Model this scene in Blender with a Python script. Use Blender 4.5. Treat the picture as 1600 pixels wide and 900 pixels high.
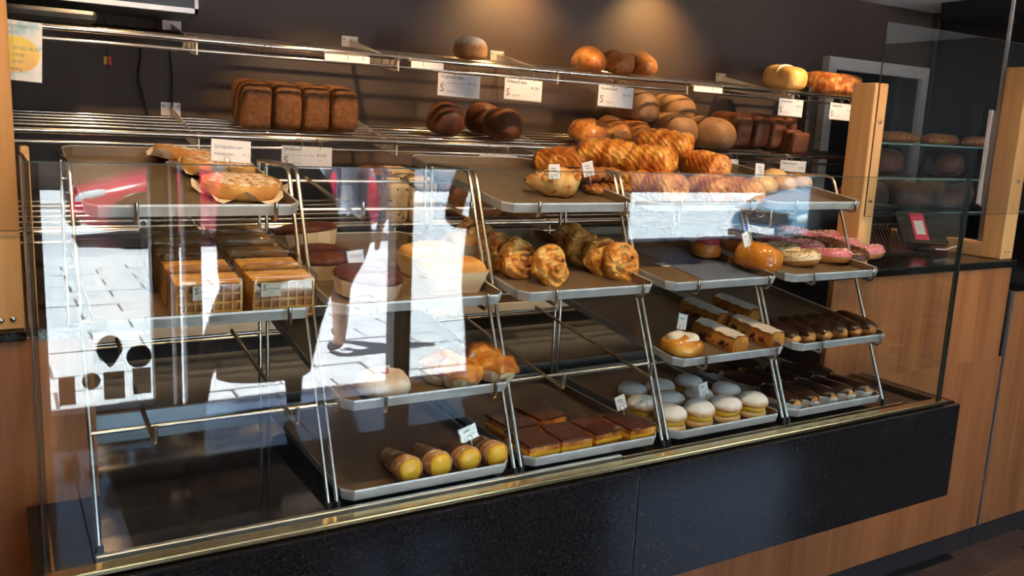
import bpy, bmesh, math, random
from mathutils import Vector, Matrix, noise
random.seed(7)
scene = bpy.context.scene
for o in list(bpy.data.objects):
    bpy.data.objects.remove(o)
COL = scene.collection
PI = math.pi

# ------------------------------------------------------------------ camera
FPX = 1344.3
RW = ((0.8584, -0.51095, 0.04546), (-0.05397, -0.17809, -0.98253), (0.51013, 0.84096, -0.18045))
CAM = Vector((0.0, -1.5, 1.62))
camd = bpy.data.cameras.new('camera')
camo = bpy.data.objects.new('camera', camd)
COL.objects.link(camo)
camd.sensor_width = 36.0
camd.lens = FPX / 1600.0 * 36.0
camd.clip_start = 0.02
camd.clip_end = 200
_r, _d, _f = Vector(RW[0]), Vector(RW[1]), Vector(RW[2])
camo.matrix_world = Matrix(((_r.x, -_d.x, -_f.x, CAM.x), (_r.y, -_d.y, -_f.y, CAM.y),
                            (_r.z, -_d.z, -_f.z, CAM.z), (0, 0, 0, 1)))
scene.camera = camo

# ------------------------------------------------------------------ world, sun, exposure
world = bpy.data.worlds.new('world')
scene.world = world
world.use_nodes = True
wn = world.node_tree.nodes
wl = world.node_tree.links
sky = wn.new('ShaderNodeTexSky')
sky.sky_type = 'NISHITA'
sky.sun_disc = False
sky.sun_elevation = math.radians(52)
sky.sun_rotation = math.radians(100)
sky.air_density = 1.0
sky.dust_density = 1.0
wn['Background'].inputs['Strength'].default_value = 1.45
wl.new(sky.outputs[0], wn['Background'].inputs['Color'])
sund = bpy.data.lights.new('sun', 'SUN')
sund.energy = 88.0
sund.angle = math.radians(0.6)
sund.color = (0.93, 0.97, 1.0)
suno = bpy.data.objects.new('sun', sund)
COL.objects.link(suno)
# light travels along +x, down, slightly towards the street
suno.rotation_euler = Vector((0.32, -0.05, -0.945)).to_track_quat('-Z', 'Y').to_euler()
vs = scene.view_settings
vs.view_transform = 'Standard'
vs.look = 'None'
vs.gamma = 1.0
vs.use_curve_mapping = False
vs.exposure = -0.12
scene.cycles.transparent_max_bounces = 24
scene.cycles.max_bounces = 10
scene.cycles.glossy_bounces = 6
scene.cycles.sample_clamp_indirect = 40.0

# ------------------------------------------------------------------ helpers
def raydir(px, py):
    a, b = (px - 800) / FPX, (py - 450) / FPX
    return Vector([RW[0][i] * a + RW[1][i] * b + RW[2][i] for i in range(3)])
def at(px, py, y):
    d = raydir(px, py)
    return CAM + d * ((y - CAM.y) / d.y)
def atz(px, py, z):
    d = raydir(px, py)
    return CAM + d * ((z - CAM.z) / d.z)

def props(o, label=None, cat=None, group=None, kind=None):
    if label: o['label'] = label
    if cat: o['category'] = cat
    if group: o['group'] = group
    if kind: o['kind'] = kind
    return o
def link(name, data, mat=None, parent=None, loc=(0, 0, 0), rot=(0, 0, 0), scl=None):
    o = bpy.data.objects.new(name, data)
    COL.objects.link(o)
    o.location = loc
    o.rotation_euler = rot
    if scl: o.scale = scl
    if parent: o.parent = parent
    if mat is not None:
        if data.materials:
            if data.materials[0] != mat:
                o.material_slots[0].link = 'OBJECT'
                o.material_slots[0].material = mat
        else:
            data.materials.append(mat)
    return o
def thing(name, label, cat, loc=(0, 0, 0), rot=(0, 0, 0), group=None, scl=None):
    o = link(name, None, None, None, loc, rot, scl)
    o.empty_display_size = 0.02
    return props(o, label, cat, group)
def single(name, mesh, mat, label, cat, loc=(0, 0, 0), rot=(0, 0, 0), group=None, scl=None):
    return props(link(name, mesh, mat, None, loc, rot, scl), label, cat, group)
def struct(name, mesh, mat, loc=(0, 0, 0), rot=(0, 0, 0)):
    return props(link(name, mesh, mat, None, loc, rot), kind='structure')
def place(kit, name, label, cat, loc, rot=(0, 0, 0), group=None, scl=None):
    """kit: list of (part name, mesh, material[, subparts list])"""
    if len(kit) == 1 and len(kit[0]) == 3:
        return single(name, kit[0][1], kit[0][2], label, cat, loc, rot, group, scl)
    t = thing(name, label, cat, loc, rot, group, scl)
    for k in kit:
        p = link(k[0], k[1], k[2], t)
        if k[0] in STUFFY: p['kind'] = 'stuff'
        for s in (k[3] if len(k) > 3 else ()):
            link(s[0], s[1], s[2], p)
    return t
STUFFY = {'sprinkles', 'seeds', 'almond_flakes'}

class MB:
    def __init__(s):
        s.v = []; s.f = []; s.mi = []
    def add(s, vs, fs, mi=0, M=None):
        b = len(s.v)
        s.v += [tuple(M @ Vector(v)) if M is not None else tuple(v) for v in vs]
        s.f += [tuple(i + b for i in f) for f in fs]
        s.mi += [mi] * len(fs)
        return s
    def box(s, x0, x1, y0, y1, z0, z1, mi=0, M=None):
        vs = [(x0, y0, z0), (x1, y0, z0), (x1, y1, z0), (x0, y1, z0), (x0, y0, z1), (x1, y0, z1), (x1, y1, z1), (x0, y1, z1)]
        return s.add(vs, [(0, 3, 2, 1), (4, 5, 6, 7), (0, 1, 5, 4), (1, 2, 6, 5), (2, 3, 7, 6), (3, 0, 4, 7)], mi, M)
    def tube(s, pts, r, n=8, mi=0, cap=True, M=None):
        pts = [Vector(p) for p in pts]
        rs = r if isinstance(r, (list, tuple)) else [r] * len(pts)
        vs = []; fs = []
        up = None
        for i, p in enumerate(pts):
            if i == 0: t = pts[1] - pts[0]
            elif i == len(pts) - 1: t = pts[-1] - pts[-2]
            else: t = (pts[i + 1] - pts[i]).normalized() + (pts[i] - pts[i - 1]).normalized()
            t.normalize()
            if up is None:
                up = Vector((0, 0, 1)) if abs(t.z) < .9 else Vector((1, 0, 0))
            a = t.cross(up).normalized()
            b = a.cross(t).normalized()
            up = b
            for k in range(n):
                th = 2 * PI * k / n
                vs.append(p + (a * math.cos(th) + b * math.sin(th)) * rs[i])
        for i in range(len(pts) - 1):
            for k in range(n):
                k2 = (k + 1) % n
                fs.append((i * n + k, i * n + k2, (i + 1) * n + k2, (i + 1) * n + k))
        if cap:
            fs.append(tuple(range(n - 1, -1, -1)))
            fs.append(tuple((len(pts) - 1) * n + k for k in range(n)))
        return s.add(vs, fs, mi, M)
    def grid(s, fn, nu, nv, cu=False, cv=False, mi=0, M=None):
        vs = [fn(i / (nu if cu else nu - 1), j / (nv if cv else nv - 1)) for j in range(nv) for i in range(nu)]
        fs = []
        for j in range(nv if cv else nv - 1):
            for i in range(nu if cu else nu - 1):
                i2 = (i + 1) % nu; j2 = (j + 1) % nv
                fs.append((j * nu + i, j * nu + i2, j2 * nu + i2, j2 * nu + i))
        return s.add(vs, fs, mi, M)
    def loops(s, loops, capa=True, capb=True, mi=0, M=None):
        n = len(loops[0]); vs = [p for l in loops for p in l]; fs = []
        for j in range(len(loops) - 1):
            for i in range(n):
                i2 = (i + 1) % n
                fs.append((j * n + i, j * n + i2, (j + 1) * n + i2, (j + 1) * n + i))
        if capa: fs.append(tuple(range(n - 1, -1, -1)))
        if capb: fs.append(tuple((len(loops) - 1) * n + i for i in range(n)))
        return s.add(vs, fs, mi, M)
    def lathe(s, prof, n=20, mi=0, M=None):
        fn = lambda u, v: None
        L = [[(r * math.cos(2 * PI * k / n), r * math.sin(2 * PI * k / n), z) for k in range(n)] for r, z in prof]
        return s.loops(L, True, True, mi, M)
    def mesh(s, name='mesh', smooth=False, mats=None, angle=None):
        m = bpy.data.meshes.new(name)
        m.from_pydata(s.v, [], s.f)
        if mats:
            for q in mats: m.materials.append(q)
            m.polygons.foreach_set('material_index', s.mi)
        bm = bmesh.new(); bm.from_mesh(m)
        bmesh.ops.recalc_face_normals(bm, faces=bm.faces)
        if angle is not None:
            for e in bm.edges:
                if len(e.link_faces) == 2 and e.calc_face_angle(0) > angle: e.smooth = False
        bm.to_mesh(m); bm.free()
        if smooth: m.polygons.foreach_set('use_smooth', [True] * len(m.polygons))
        m.update()
        return m
def m_box(x0, x1, y0, y1, z0, z1): return MB().box(x0, x1, y0, y1, z0, z1).mesh('box')
def m_rbox(x0, x1, y0, y1, z0, z1, b=.004, seg=2):
    m = MB().box(x0, x1, y0, y1, z0, z1).mesh('box')
    bm = bmesh.new(); bm.from_mesh(m)
    bmesh.ops.bevel(bm, geom=list(bm.edges), offset=b, segments=seg, affect='EDGES', profile=.6)
    bm.to_mesh(m); bm.free()
    return m
def m_tube(pts, r, n=8): return MB().tube(pts, r, n).mesh('rod', True, angle=1.0)
def nz(p, s, seed=0): return noise.noise(Vector(p) * s + Vector((seed * 7.3, seed * 3.1, seed * 1.7)))
def m_blob(lx, ly, lz, e1=.8, e2=.8, nu=28, nv=16, amp=0, ns=20, seed=0, flat=.25, fn=None):
    """superellipsoid sitting on z=0, lx ly lz full sizes; flat = share of the lower half kept"""
    def sg(a, e): return math.copysign(abs(a) ** e, a)
    mb = MB()
    def f(u, v):
        th = 2 * PI * u; ph = -PI / 2 + PI * v
        x = sg(math.cos(ph), e1) * sg(math.cos(th), e2); y = sg(math.cos(ph), e1) * sg(math.sin(th), e2); z = sg(math.sin(ph), e1)
        if z < 0: z *= flat
        p = Vector((x * lx / 2, y * ly / 2, (z + flat) / (1 + flat) * lz))
        if amp:
            d = Vector((x / lx, y / ly, z / lz)).normalized()
            p += d * nz(p, ns, seed) * amp
        if fn: p = fn(p, x, y, z)
        return p
    mb.grid(f, nu, nv, cu=True)
    m = mb.mesh('blob', True)
    bm = bmesh.new(); bm.from_mesh(m)
    bmesh.ops.remove_doubles(bm, verts=bm.verts, dist=1e-6)
    bm.to_mesh(m); bm.free()
    m.polygons.foreach_set('use_smooth', [True] * len(m.polygons))
    return m

# ------------------------------------------------------------------ materials
def newmat(name):
    m = bpy.data.materials.new(name); m.use_nodes = True
    nt = m.node_tree
    return m, nt, nt.nodes['Principled BSDF']
def setp(b, col=None, rough=None, metal=None, spec=None, coat=None, sss=None):
    if col is not None: b.inputs['Base Color'].default_value = (*col, 1)
    if rough is not None: b.inputs['Roughness'].default_value = rough
    if metal is not None: b.inputs['Metallic'].default_value = metal
    if spec is not None: b.inputs['Specular IOR Level'].default_value = spec
    if coat is not None: b.inputs['Coat Weight'].default_value = coat; b.inputs['Coat Roughness'].default_value = .08
def coords(nt, scale=(1, 1, 1), rnd=True, src='Object'):
    tc = nt.nodes.new('ShaderNodeTexCoord')
    mp = nt.nodes.new('ShaderNodeMapping')
    mp.inputs['Scale'].default_value = scale
    nt.links.new(tc.outputs[src], mp.inputs['Vector'])
    if rnd:
        oi = nt.nodes.new('ShaderNodeObjectInfo')
        ml = nt.nodes.new('ShaderNodeMath'); ml.operation = 'MULTIPLY'; ml.inputs[1].default_value = 37.0
        nt.links.new(oi.outputs['Random'], ml.inputs[0])
        nt.links.new(ml.outputs[0], mp.inputs['Location'])
    return mp.outputs[0]
def ramp(nt, fac, stops):
    r = nt.nodes.new('ShaderNodeValToRGB')
    el = r.color_ramp.elements
    el[0].position, el[0].color = stops[0][0], (*stops[0][1], 1)
    el[1].position, el[1].color = stops[-1][0], (*stops[-1][1], 1)
    for p, c in stops[1:-1]:
        e = el.new(p); e.color = (*c, 1)
    nt.links.new(fac, r.inputs[0])
    return r.outputs[0]
def tex(nt, vec, scale, detail=4, rough=.55, typ='ShaderNodeTexNoise'):
    n = nt.nodes.new(typ)
    n.inputs['Scale'].default_value = scale
    if typ == 'ShaderNodeTexNoise':
        n.inputs['Detail'].default_value = detail
        n.inputs['Roughness'].default_value = rough
    nt.links.new(vec, n.inputs['Vector'])
    return n
def bumpn(nt, b, h, strength, dist=.002):
    bp = nt.nodes.new('ShaderNodeBump')
    bp.inputs['Strength'].default_value = strength
    bp.inputs['Distance'].default_value = dist
    nt.links.new(h, bp.inputs['Height'])
    nt.links.new(bp.outputs[0], b.inputs['Normal'])
def mixc(nt, fac, a, b):
    m = nt.nodes.new('ShaderNodeMix'); m.data_type = 'RGBA'
    nt.links.new(fac, m.inputs[0])
    for s, v in ((6, a), (7, b)):
        if isinstance(v, tuple): m.inputs[s].default_value = (*v, 1)
        else: nt.links.new(v, m.inputs[s])
    return m.outputs[2]
def rng(nt, val, a, b, c=0, d=1):
    m = nt.nodes.new('ShaderNodeMapRange')
    m.inputs[1].default_value, m.inputs[2].default_value, m.inputs[3].default_value, m.inputs[4].default_value = a, b, c, d
    nt.links.new(val, m.inputs[0])
    return m.outputs[0]
def plain(name, col, rough=.5, metal=0, spec=.5, var=.0, scale=30, bump=0, coat=None):
    m, nt, b = newmat(name)
    setp(b, col, rough, metal, spec, coat)
    v = coords(nt)
    n = tex(nt, v, scale)
    k = var if var else .06
    nt.links.new(ramp(nt, n.outputs[0], [(.3, tuple(c * (1 - k) for c in col)), (.7, tuple(min(1, c * (1 + k)) for c in col))]), b.inputs['Base Color'])
    if bump: bumpn(nt, b, n.outputs[0], bump)
    return m
def baked(name, stops, scale=14, rough=.55, bump=.3, top=None, spots=None, coat=None, stretch=(1, 1, 1), bscale=60, wave=None):
    """crust: blotchy baked colours; top=(colour, z0, z1) by generated height (flour, sugar, glaze); spots=(colour, scale, threshold)"""
    m, nt, b = newmat(name)
    setp(b, None, rough, 0, .35, coat)
    v = coords(nt, stretch)
    n = tex(nt, v, scale, 5, .6)
    stops = [(.5 + (p - .5) * .6, q) for p, q in stops]
    c = ramp(nt, n.outputs[0], stops)
    f = tex(nt, v, bscale, 3, .6)
    if spots:
        vo = tex(nt, v, spots[1], typ='ShaderNodeTexNoise', detail=2)
        c = mixc(nt, rng(nt, vo.outputs[0], spots[2], spots[2] + .06), c, spots[0])
    if top:
        tc = nt.nodes.new('ShaderNodeTexCoord'); sx = nt.nodes.new('ShaderNodeSeparateXYZ')
        nt.links.new(tc.outputs['Generated'], sx.inputs[0])
        ad = nt.nodes.new('ShaderNodeMath'); ad.operation = 'MULTIPLY_ADD'
        nt.links.new(f.outputs[0], ad.inputs[0]); ad.inputs[1].default_value = .35
        nt.links.new(sx.outputs[2], ad.inputs[2])
        c = mixc(nt, rng(nt, ad.outputs[0], top[1] + .17, top[2] + .17), c, top[0])
    nt.links.new(c, b.inputs['Base Color'])
    if wave:
        w = nt.nodes.new('ShaderNodeTexWave'); w.bands_direction = 'DIAGONAL'
        w.inputs['Scale'].default_value = wave[0]; w.inputs['Distortion'].default_value = wave[1]; w.inputs['Detail'].default_value = 2; w.inputs['Detail Scale'].default_value = 1.5
        nt.links.new(v, w.inputs['Vector'])
        c = mixc(nt, rng(nt, w.outputs['Fac'], .1, .5, .35, 0), c, stops[0][1])
        nt.links.new(c, b.inputs['Base Color'])
        bumpn(nt, b, w.outputs['Fac'], bump, .004)
    elif bump: bumpn(nt, b, f.outputs[0], bump, .003)
    return m
def woodmat(name, c1, c2, axis='z', scale=9, rough=.4, coat=None):
    m, nt, b = newmat(name)
    setp(b, None, rough, 0, .4, coat)
    st = {'z': (1, 1, .06), 'x': (.06, 1, 1), 'y': (1, .06, 1)}[axis]
    v = coords(nt, st)
    n = tex(nt, v, scale, 6, .6)
    n2 = tex(nt, v, scale * 7, 3, .5)
    a = nt.nodes.new('ShaderNodeMath'); a.operation = 'MULTIPLY_ADD'
    nt.links.new(n2.outputs[0], a.inputs[0]); a.inputs[1].default_value = .35
    nt.links.new(n.outputs[0], a.inputs[2])
    mid = tuple((x + y) / 2 for x, y in zip(c1, c2))
    nt.links.new(ramp(nt, a.outputs[0], [(.45, c1), (.65, mid), (.85, c2)]), b.inputs['Base Color'])
    bumpn(nt, b, a.outputs[0], .06)
    return m
def glassmat(name, tint=(.96, .985, .975), f0=.04, rough=0.0):
    m, nt, b = newmat(name)
    nt.nodes.remove(b)
    out = nt.nodes['Material Output']
    tr = nt.nodes.new('ShaderNodeBsdfTransparent'); tr.inputs[0].default_value = (*tint, 1)
    gl = nt.nodes.new('ShaderNodeBsdfGlossy'); gl.inputs['Roughness'].default_value = rough
    lw = nt.nodes.new('ShaderNodeLayerWeight'); lw.inputs[0].default_value = .5
    pw = nt.nodes.new('ShaderNodeMath'); pw.operation = 'POWER'; pw.inputs[1].default_value = 5
    ma = nt.nodes.new('ShaderNodeMath'); ma.operation = 'MULTIPLY_ADD'; ma.inputs[1].default_value = 1 - f0; ma.inputs[2].default_value = f0
    mx = nt.nodes.new('ShaderNodeMixShader')
    nt.links.new(lw.outputs['Facing'], pw.inputs[0]); nt.links.new(pw.outputs[0], ma.inputs[0])
    nt.links.new(ma.outputs[0], mx.inputs[0]); nt.links.new(tr.outputs[0], mx.inputs[1]); nt.links.new(gl.outputs[0], mx.inputs[2])
    nt.links.new(mx.outputs[0], out.inputs[0])
    return m
def emis(name, col, st):
    m, nt, b = newmat(name)
    setp(b, col, .5)
    b.inputs['Emission Color'].default_value = (*col, 1)
    b.inputs['Emission Strength'].default_value = st
    return m
def granite(name, rough=.12):
    m, nt, b = newmat(name)
    setp(b, None, rough, 0, .32)
    v = coords(nt, rnd=False)
    n = tex(nt, v, 190, 2, .7)
    nt.links.new(ramp(nt, n.outputs[0], [(.35, (.006, .006, .007)), (.62, (.014, .013, .013)), (.80, (.07, .056, .043))]), b.inputs['Base Color'])
    return m

M = dict(
    glass=glassmat('clear_glass'),
    plexi=glassmat('plexiglass', (.965, .96, .95), .05),
    bag=glassmat('cellophane', (.95, .93, .9), .07, .06),
    glass_edge=plain('glass_edge', (.035, .06, .05), .15),
    granite=granite('black_granite'),
    dkgranite=granite('dark_case_floor', .06),
    wood=woodmat('cherry_laminate', (.24, .075, .022), (.47, .18, .06)),
    pine=woodmat('pine', (.62, .27, .075), (.84, .50, .20), 'z', 6, .5),
    pinex=woodmat('pine_rail', (.62, .31, .11), (.82, .5, .22), 'y', 6, .5),
    steel=plain('steel_rod', (.66, .59, .50), .25, 1.0, var=.05),
    chrome=plain('chrome', (.78, .68, .56), .14, 1.0),
    alu=plain('aluminium_tray', (.60, .59, .56), .45, .45, var=.12, scale=25, bump=.05),
    aluin=plain('baking_tray_inside', (.22, .15, .085), .40, .3, var=.2, scale=9, bump=.04),
    alup=plain('aluminium_profile', (.75, .75, .74), .28, .9),
    brass=plain('brass_profile', (.74, .56, .27), .2, 1.0),
    black=plain('black_plastic', (.012, .012, .013), .35),
    wall=plain('anthracite_wall', (.074, .050, .037), .55, var=.12, scale=2.2, bump=.02),
    ceil=plain('white_ceiling', (.72, .70, .67), .8),
    tile=plain('slate_tile', (.105, .066, .05), .10, var=.3, scale=5, spec=.7),
    grout=plain('grout', (.21, .17, .12), .8),
    mat_=plain('door_mat', (.016, .016, .018), .95, var=.3, scale=300, bump=.3),
    dark=plain('dark_panel', (.02, .017, .015), .4),
    frame=plain('dark_frame', (.03, .03, .033), .4),
    white=plain('white_paint', (.78, .77, .75), .5),
    plate=plain('bracket_plate', (.66, .62, .56), .35, .3),
    card=plain('white_card', (.78, .75, .73), .6, var=.03),
    ink=plain('ink', (.055, .05, .055), .7),
    ink2=plain('pale_ink', (.30, .28, .28), .7),
    inkred=plain('brown_red_ink', (.27, .10, .07), .7),
    pencil=plain('blue_ink', (.30, .33, .42), .7),
    paper=plain('baking_paper', (.80, .71, .56), .75, var=.08, scale=12),
    kick=plain('dark_plinth', (.045, .030, .026), .5, var=.2),
    worktop=plain('grey_worktop', (.15, .155, .165), .18, var=.05),
)
def text_mesh(s, size=1.0, shear=0.0):
    key = ('txt', s, size, shear)
    if key in _T: return _T[key]
    c = bpy.data.curves.new('t', 'FONT')
    c.body = s; c.size = size; c.shear = shear; c.resolution_u = 2; c.offset = size * .004
    o = bpy.data.objects.new('t', c); COL.objects.link(o)
    bpy.context.view_layer.update()
    dg = bpy.context.evaluated_depsgraph_get()
    m = bpy.data.meshes.new_from_object(o.evaluated_get(dg))
    m.materials.clear()
    bpy.data.objects.remove(o); bpy.data.curves.remove(c)
    _T[key] = m
    return m
_T = {}
def lettering(s, size, mat, parent, x, z, y=-.0018, shear=0, rot=0, name='lettering'):
    """upright text in the parent's local xz plane, facing -y"""
    return link(name, text_mesh(s, size, shear), mat, parent, (x, y, z), (PI / 2, rot, 0))
# ================================================================== SETTING
ZC = 2.46
YW = 0.324           # wooden front plane of the counters
ZL = 0.858           # ledge under the glass
GX0, GX1, GZ1 = 0.0385, 2.4718, 1.539
YB = 2.0             # back wall
YS = -3.2            # shop front
# ---- floor: bed of grout + single tiles
fl = struct('floor', m_box(-2.0, 6.4, YS, 2.2, -.06, -.004), M['grout'])
TL = .56
tile_m = m_rbox(-TL / 2 + .0025, TL / 2 - .0025, -TL / 2 + .0025, TL / 2 - .0025, -.012, 0, .0015, 1)
nx = 15; ny = 7
for i in range(nx):
    for j in range(ny):
        x = -2.0 + TL * (i + .5); y = YS + .02 + TL * (j + .5)
        if y > .6: continue
        link('tile', tile_m, M['tile'], fl, (x, y, 0))
struct('wall_back', m_box(-2.0, 7.0, YB, YB + .1, 0, ZC), M['wall'])
struct('ceiling', m_box(-2.0, 6.4, YS, 2.1, ZC, ZC + .08), M['ceil'])
struct('wall_left', m_box(-2.1, -2.0, YS, 2.1, 0, ZC), M['wall'])
struct('wall_right', m_box(6.4, 6.5, YS, .5, 0, ZC), M['dark'])
struct('wall_passage', m_box(5.15, 6.4, .5, 2.0, 0, ZC), M['dark'])
struct('trim_1', m_box(5.12, 5.15, 1.96, 1.997, 0, ZC), M['kick'])
struct('dark_soffit_1', m_box(4.78, 5.149, .35, 1.72, 2.36, ZC - .001), M['black'])  # black soffit box added to keep this part of the ceiling dark
struct('dark_soffit_2', m_box(3.75, 4.779, .35, .95, 2.36, ZC - .001), M['black'])  # the added black soffit continued, darkening the ceiling further left
# doorway in the back wall
d1 = struct('door_1', m_box(4.22, 5.02, 1.975, 1.998, 0, 2.05), M['black'])
link('door_frame', m_box(4.15, 4.22, 1.95, 1.999, 0, 2.12), M['plate'], d1)
link('door_frame', m_box(5.02, 5.09, 1.95, 1.999, 0, 2.12), M['plate'], d1)
link('door_frame', m_box(4.22, 5.02, 1.95, 1.999, 2.05, 2.12), M['plate'], d1)
link('door_rail', m_box(4.78, 4.83, 1.955, 1.974, 0, 2.05), M['frame'], d1)
# ---- shop front with door opening and window
wf = MB()
T0, T1 = YS - .12, YS
HEAD = 2.25
wf.box(-2.0, .16, T0, T1, 0, HEAD); wf.box(2.67, 3.745, T0, T1, 0, HEAD); wf.box(5.757, 6.4, T0, T1, 0, HEAD)
wf.box(3.745, 5.757, T0, T1, 0, .88)
wf.box(-2.0, 6.4, T0, T1, HEAD, ZC + .6)
struct('wall_front', wf.mesh('wall'), M['dark'])
dl = struct('door_2', MB().box(.16, .185, T0 + .02, T1, 0, HEAD).box(.675, .70, T0 + .02, T1, 0, HEAD)
            .box(.185, .675, T0 + .02, T1, 0, .10).box(.185, .675, T0 + .02, T1, HEAD - .05, HEAD).mesh('frame'), M['frame'])
dpane = link('pane', m_box(.185, .675, YS - .06, YS - .052, .10, HEAD - .05), M['glass'], dl)
dpost = struct('door_3', MB().box(.70, .765, T0, T1, 0, HEAD).box(.785, .81, T0, T1, 0, HEAD).box(.84, .92, T0, T1, 0, HEAD)
               .box(.765, .84, T0, T1, 0, .05).mesh('frame'), M['frame'])
sp = struct('door_4', MB().box(2.03, 2.14, T0, T1, 0, HEAD).box(2.63, 2.67, T0, T1, 0, HEAD).box(2.14, 2.63, T0, T1, 0, .05)
            .mesh('frame'), M['frame'])
link('pane', m_box(2.14, 2.63, YS - .06, YS - .052, .05, HEAD), M['glass'], sp)
link('highlight_strip', m_box(2.078, 2.09, T1, T1 + .006, 0, HEAD), M['alup'], sp)  # bright strip painting the highlight line down the door post
w1 = struct('window_1', MB().box(3.745, 3.77, T0, T1 + .01, .88, HEAD).box(5.735, 5.757, T0, T1 + .01, .88, HEAD)
            .box(3.77, 5.735, T0, T1 + .03, .86, .89).box(3.77, 5.735, T0, T1 + .01, HEAD - .04, HEAD).mesh('frame'), M['frame'])
link('pane', m_box(3.77, 5.735, YS - .06, YS - .052, .89, HEAD - .04), M['glass'], w1)
struct('door_sill', m_box(.92, 2.03, YS - .12, YS + .005, -.03, .012), M['alup'])
# stickers and notices on the door pane (flat print on the glass)
yst = YS - .0515
def disc(r, n=28, pts=None):
    pts = pts or [(r * math.cos(2 * PI * k / n), r * math.sin(2 * PI * k / n)) for k in range(n)]
    return MB().loops([[(x, 0, z) for x, z in pts], [(x, .0012, z) for x, z in pts]]).mesh('sticker')
drop = [(.062 * math.sin(t) * (1 if math.cos(t) > -.2 else max(0.02, 1 - (abs(math.cos(t)) - .2) * .75)), .03 + .07 * math.cos(t) * (1 if math.cos(t) > 0 else 1.45)) for t in [2 * PI * k / 36 for k in range(36)]]
dropm = disc(0, 36, drop)
M['sticker'] = plain('grey_sticker', (.10, .10, .105), .5)
M['notice'] = plain('grey_notice', (.30, .28, .27), .7)
single('window_sticker', dropm, M['sticker'], 'dark teardrop sticker on the glass door leaf', 'sticker', (.467, yst, .385))
single('window_sticker', disc(.062), M['sticker'], 'large dark round sticker on the glass door leaf', 'sticker', (.606, yst, .36))
single('window_sticker', disc(.044), M['sticker'], 'small dark round sticker on the glass door leaf', 'sticker', (.375, yst, .25))
single('notice', m_box(-.037, .037, 0, .0012, -.075, .075), M['sticker'], 'narrow dark notice at the left of the glass door', 'notice', (.262, yst, .21))
nt1 = single('notice', m_box(-.05, .05, 0, .0012, -.075, .075), M['notice'], 'grey notice with red seal on the glass door', 'notice', (.482, yst, .215))
link('seal', disc(.026), plain('faded_red', (.32, .10, .10), .6), nt1, (0, .0013, .03))
nt2 = single('notice', m_box(-.045, .045, 0, .0012, -.072, .072), M['card'], 'pale printed notice under the large round sticker', 'notice', (.616, yst, .225))
for k in range(9):
    link('print_line', m_box(-.036, .036 - .012 * (k % 3), .0013, .0019, 0, .005), M['ink2'], nt2, (0, 0, .055 - .0135 * k))
# door mat lying on the tiles
single('door_mat', m_rbox(0, 2.1, 0, 1.1, 0, .012, .004, 1), M['mat_'], 'black ribbed door mat on the slate tiles', 'mat', (.38, -2.6, .0))

# ---- street
M['pave'] = plain('pale_paver', (.58, .58, .58), .8, var=.16, scale=16, bump=.1)
M['paveb'] = plain('paver_bed', (.10, .095, .09), .9)
M['road'] = plain('concrete_road', (.50, .51, .52), .8, var=.1, scale=6)
M['kerb'] = plain('kerb_stone', (.60, .60, .60), .8, var=.1)
sw = struct('pavement', m_box(-10, 22, -8.5, YS - .12, -.2, -.012), M['paveb'])
PX, PY = .62, .31
pv = m_rbox(-PX / 2 + .009, PX / 2 - .009, -PY / 2 + .009, PY / 2 - .009, -.05, 0, .005, 1)
np_ = 0
far = MB()
for j in range(17):
    y = YS - .13 - PY * (j + .5)
    for i in range(-8, 34):
        x = -1.0 + PX * (i + .5 * (j % 2))
        if 0 <= i < 17 and np_ < 290:
            link('paver', pv, M['pave'], sw, (x, y, random.uniform(-.004, .004))); np_ += 1
        else:
            far.box(x - PX / 2 + .009, x + PX / 2 - .009, y - PY / 2 + .009, y + PY / 2 - .009, -.05, 0)
fo = link('paver_field', far.mesh('pavers'), M['pave'], sw); fo['kind'] = 'stuff'
kb = struct('kerb', m_box(-10, 22, -8.92, -8.5, -.2, .0), M['kerb'])
kb2 = struct('gutter', m_box(-10, 22, -9.6, -8.92, -.2, -.06), M['kerb'])
struct('road', m_box(-14, 40, -15.2, -9.6, -.25, -.07), M['road'])
struct('far_pavement', m_box(-14, 40, -18.0, -15.2, -.25, .02), M['kerb'])
M['facade'] = plain('dark_brick_facade', (.055, .042, .038), .8, var=.2, scale=8)
M['facade2'] = plain('pale_blue_facade', (.42, .52, .62), .6)
fb = thing('terraced_house', 'dark brick house across the street behind the red car', 'building', (0, -18.1, 0))
link('wall', m_box(-14, 7.4, -.6, 0, 0, 3.6), M['facade'], fb)
for x in (-6.5, -2.2, 2.1, 5.9):
    wv = link('window', m_box(x - .65, x + .65, -.01, .03, .9, 2.5), M['white'], fb)
    link('window_pane', m_box(x - .57, x + .57, .031, .04, .98, 2.42), plain('dark_pane', (.02, .025, .03), .1), wv)
fb2 = thing('shop_building', 'pale blue low shop front across the street', 'building', (0, -18.1, 0))
link('wall', m_box(7.4, 10.4, -.6, 0, 0, 3.4), M['facade2'], fb2)
for x in (8.9,):
    wv = link('window', m_box(x - 1.1, x + 1.1, -.01, .04, .5, 2.6), M['white'], fb2)
    link('window_pane', m_box(x - 1.0, x + 1.0, .041, .05, .6, 2.5), plain('blue_pane', (.12, .2, .28), .1), wv)

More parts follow.
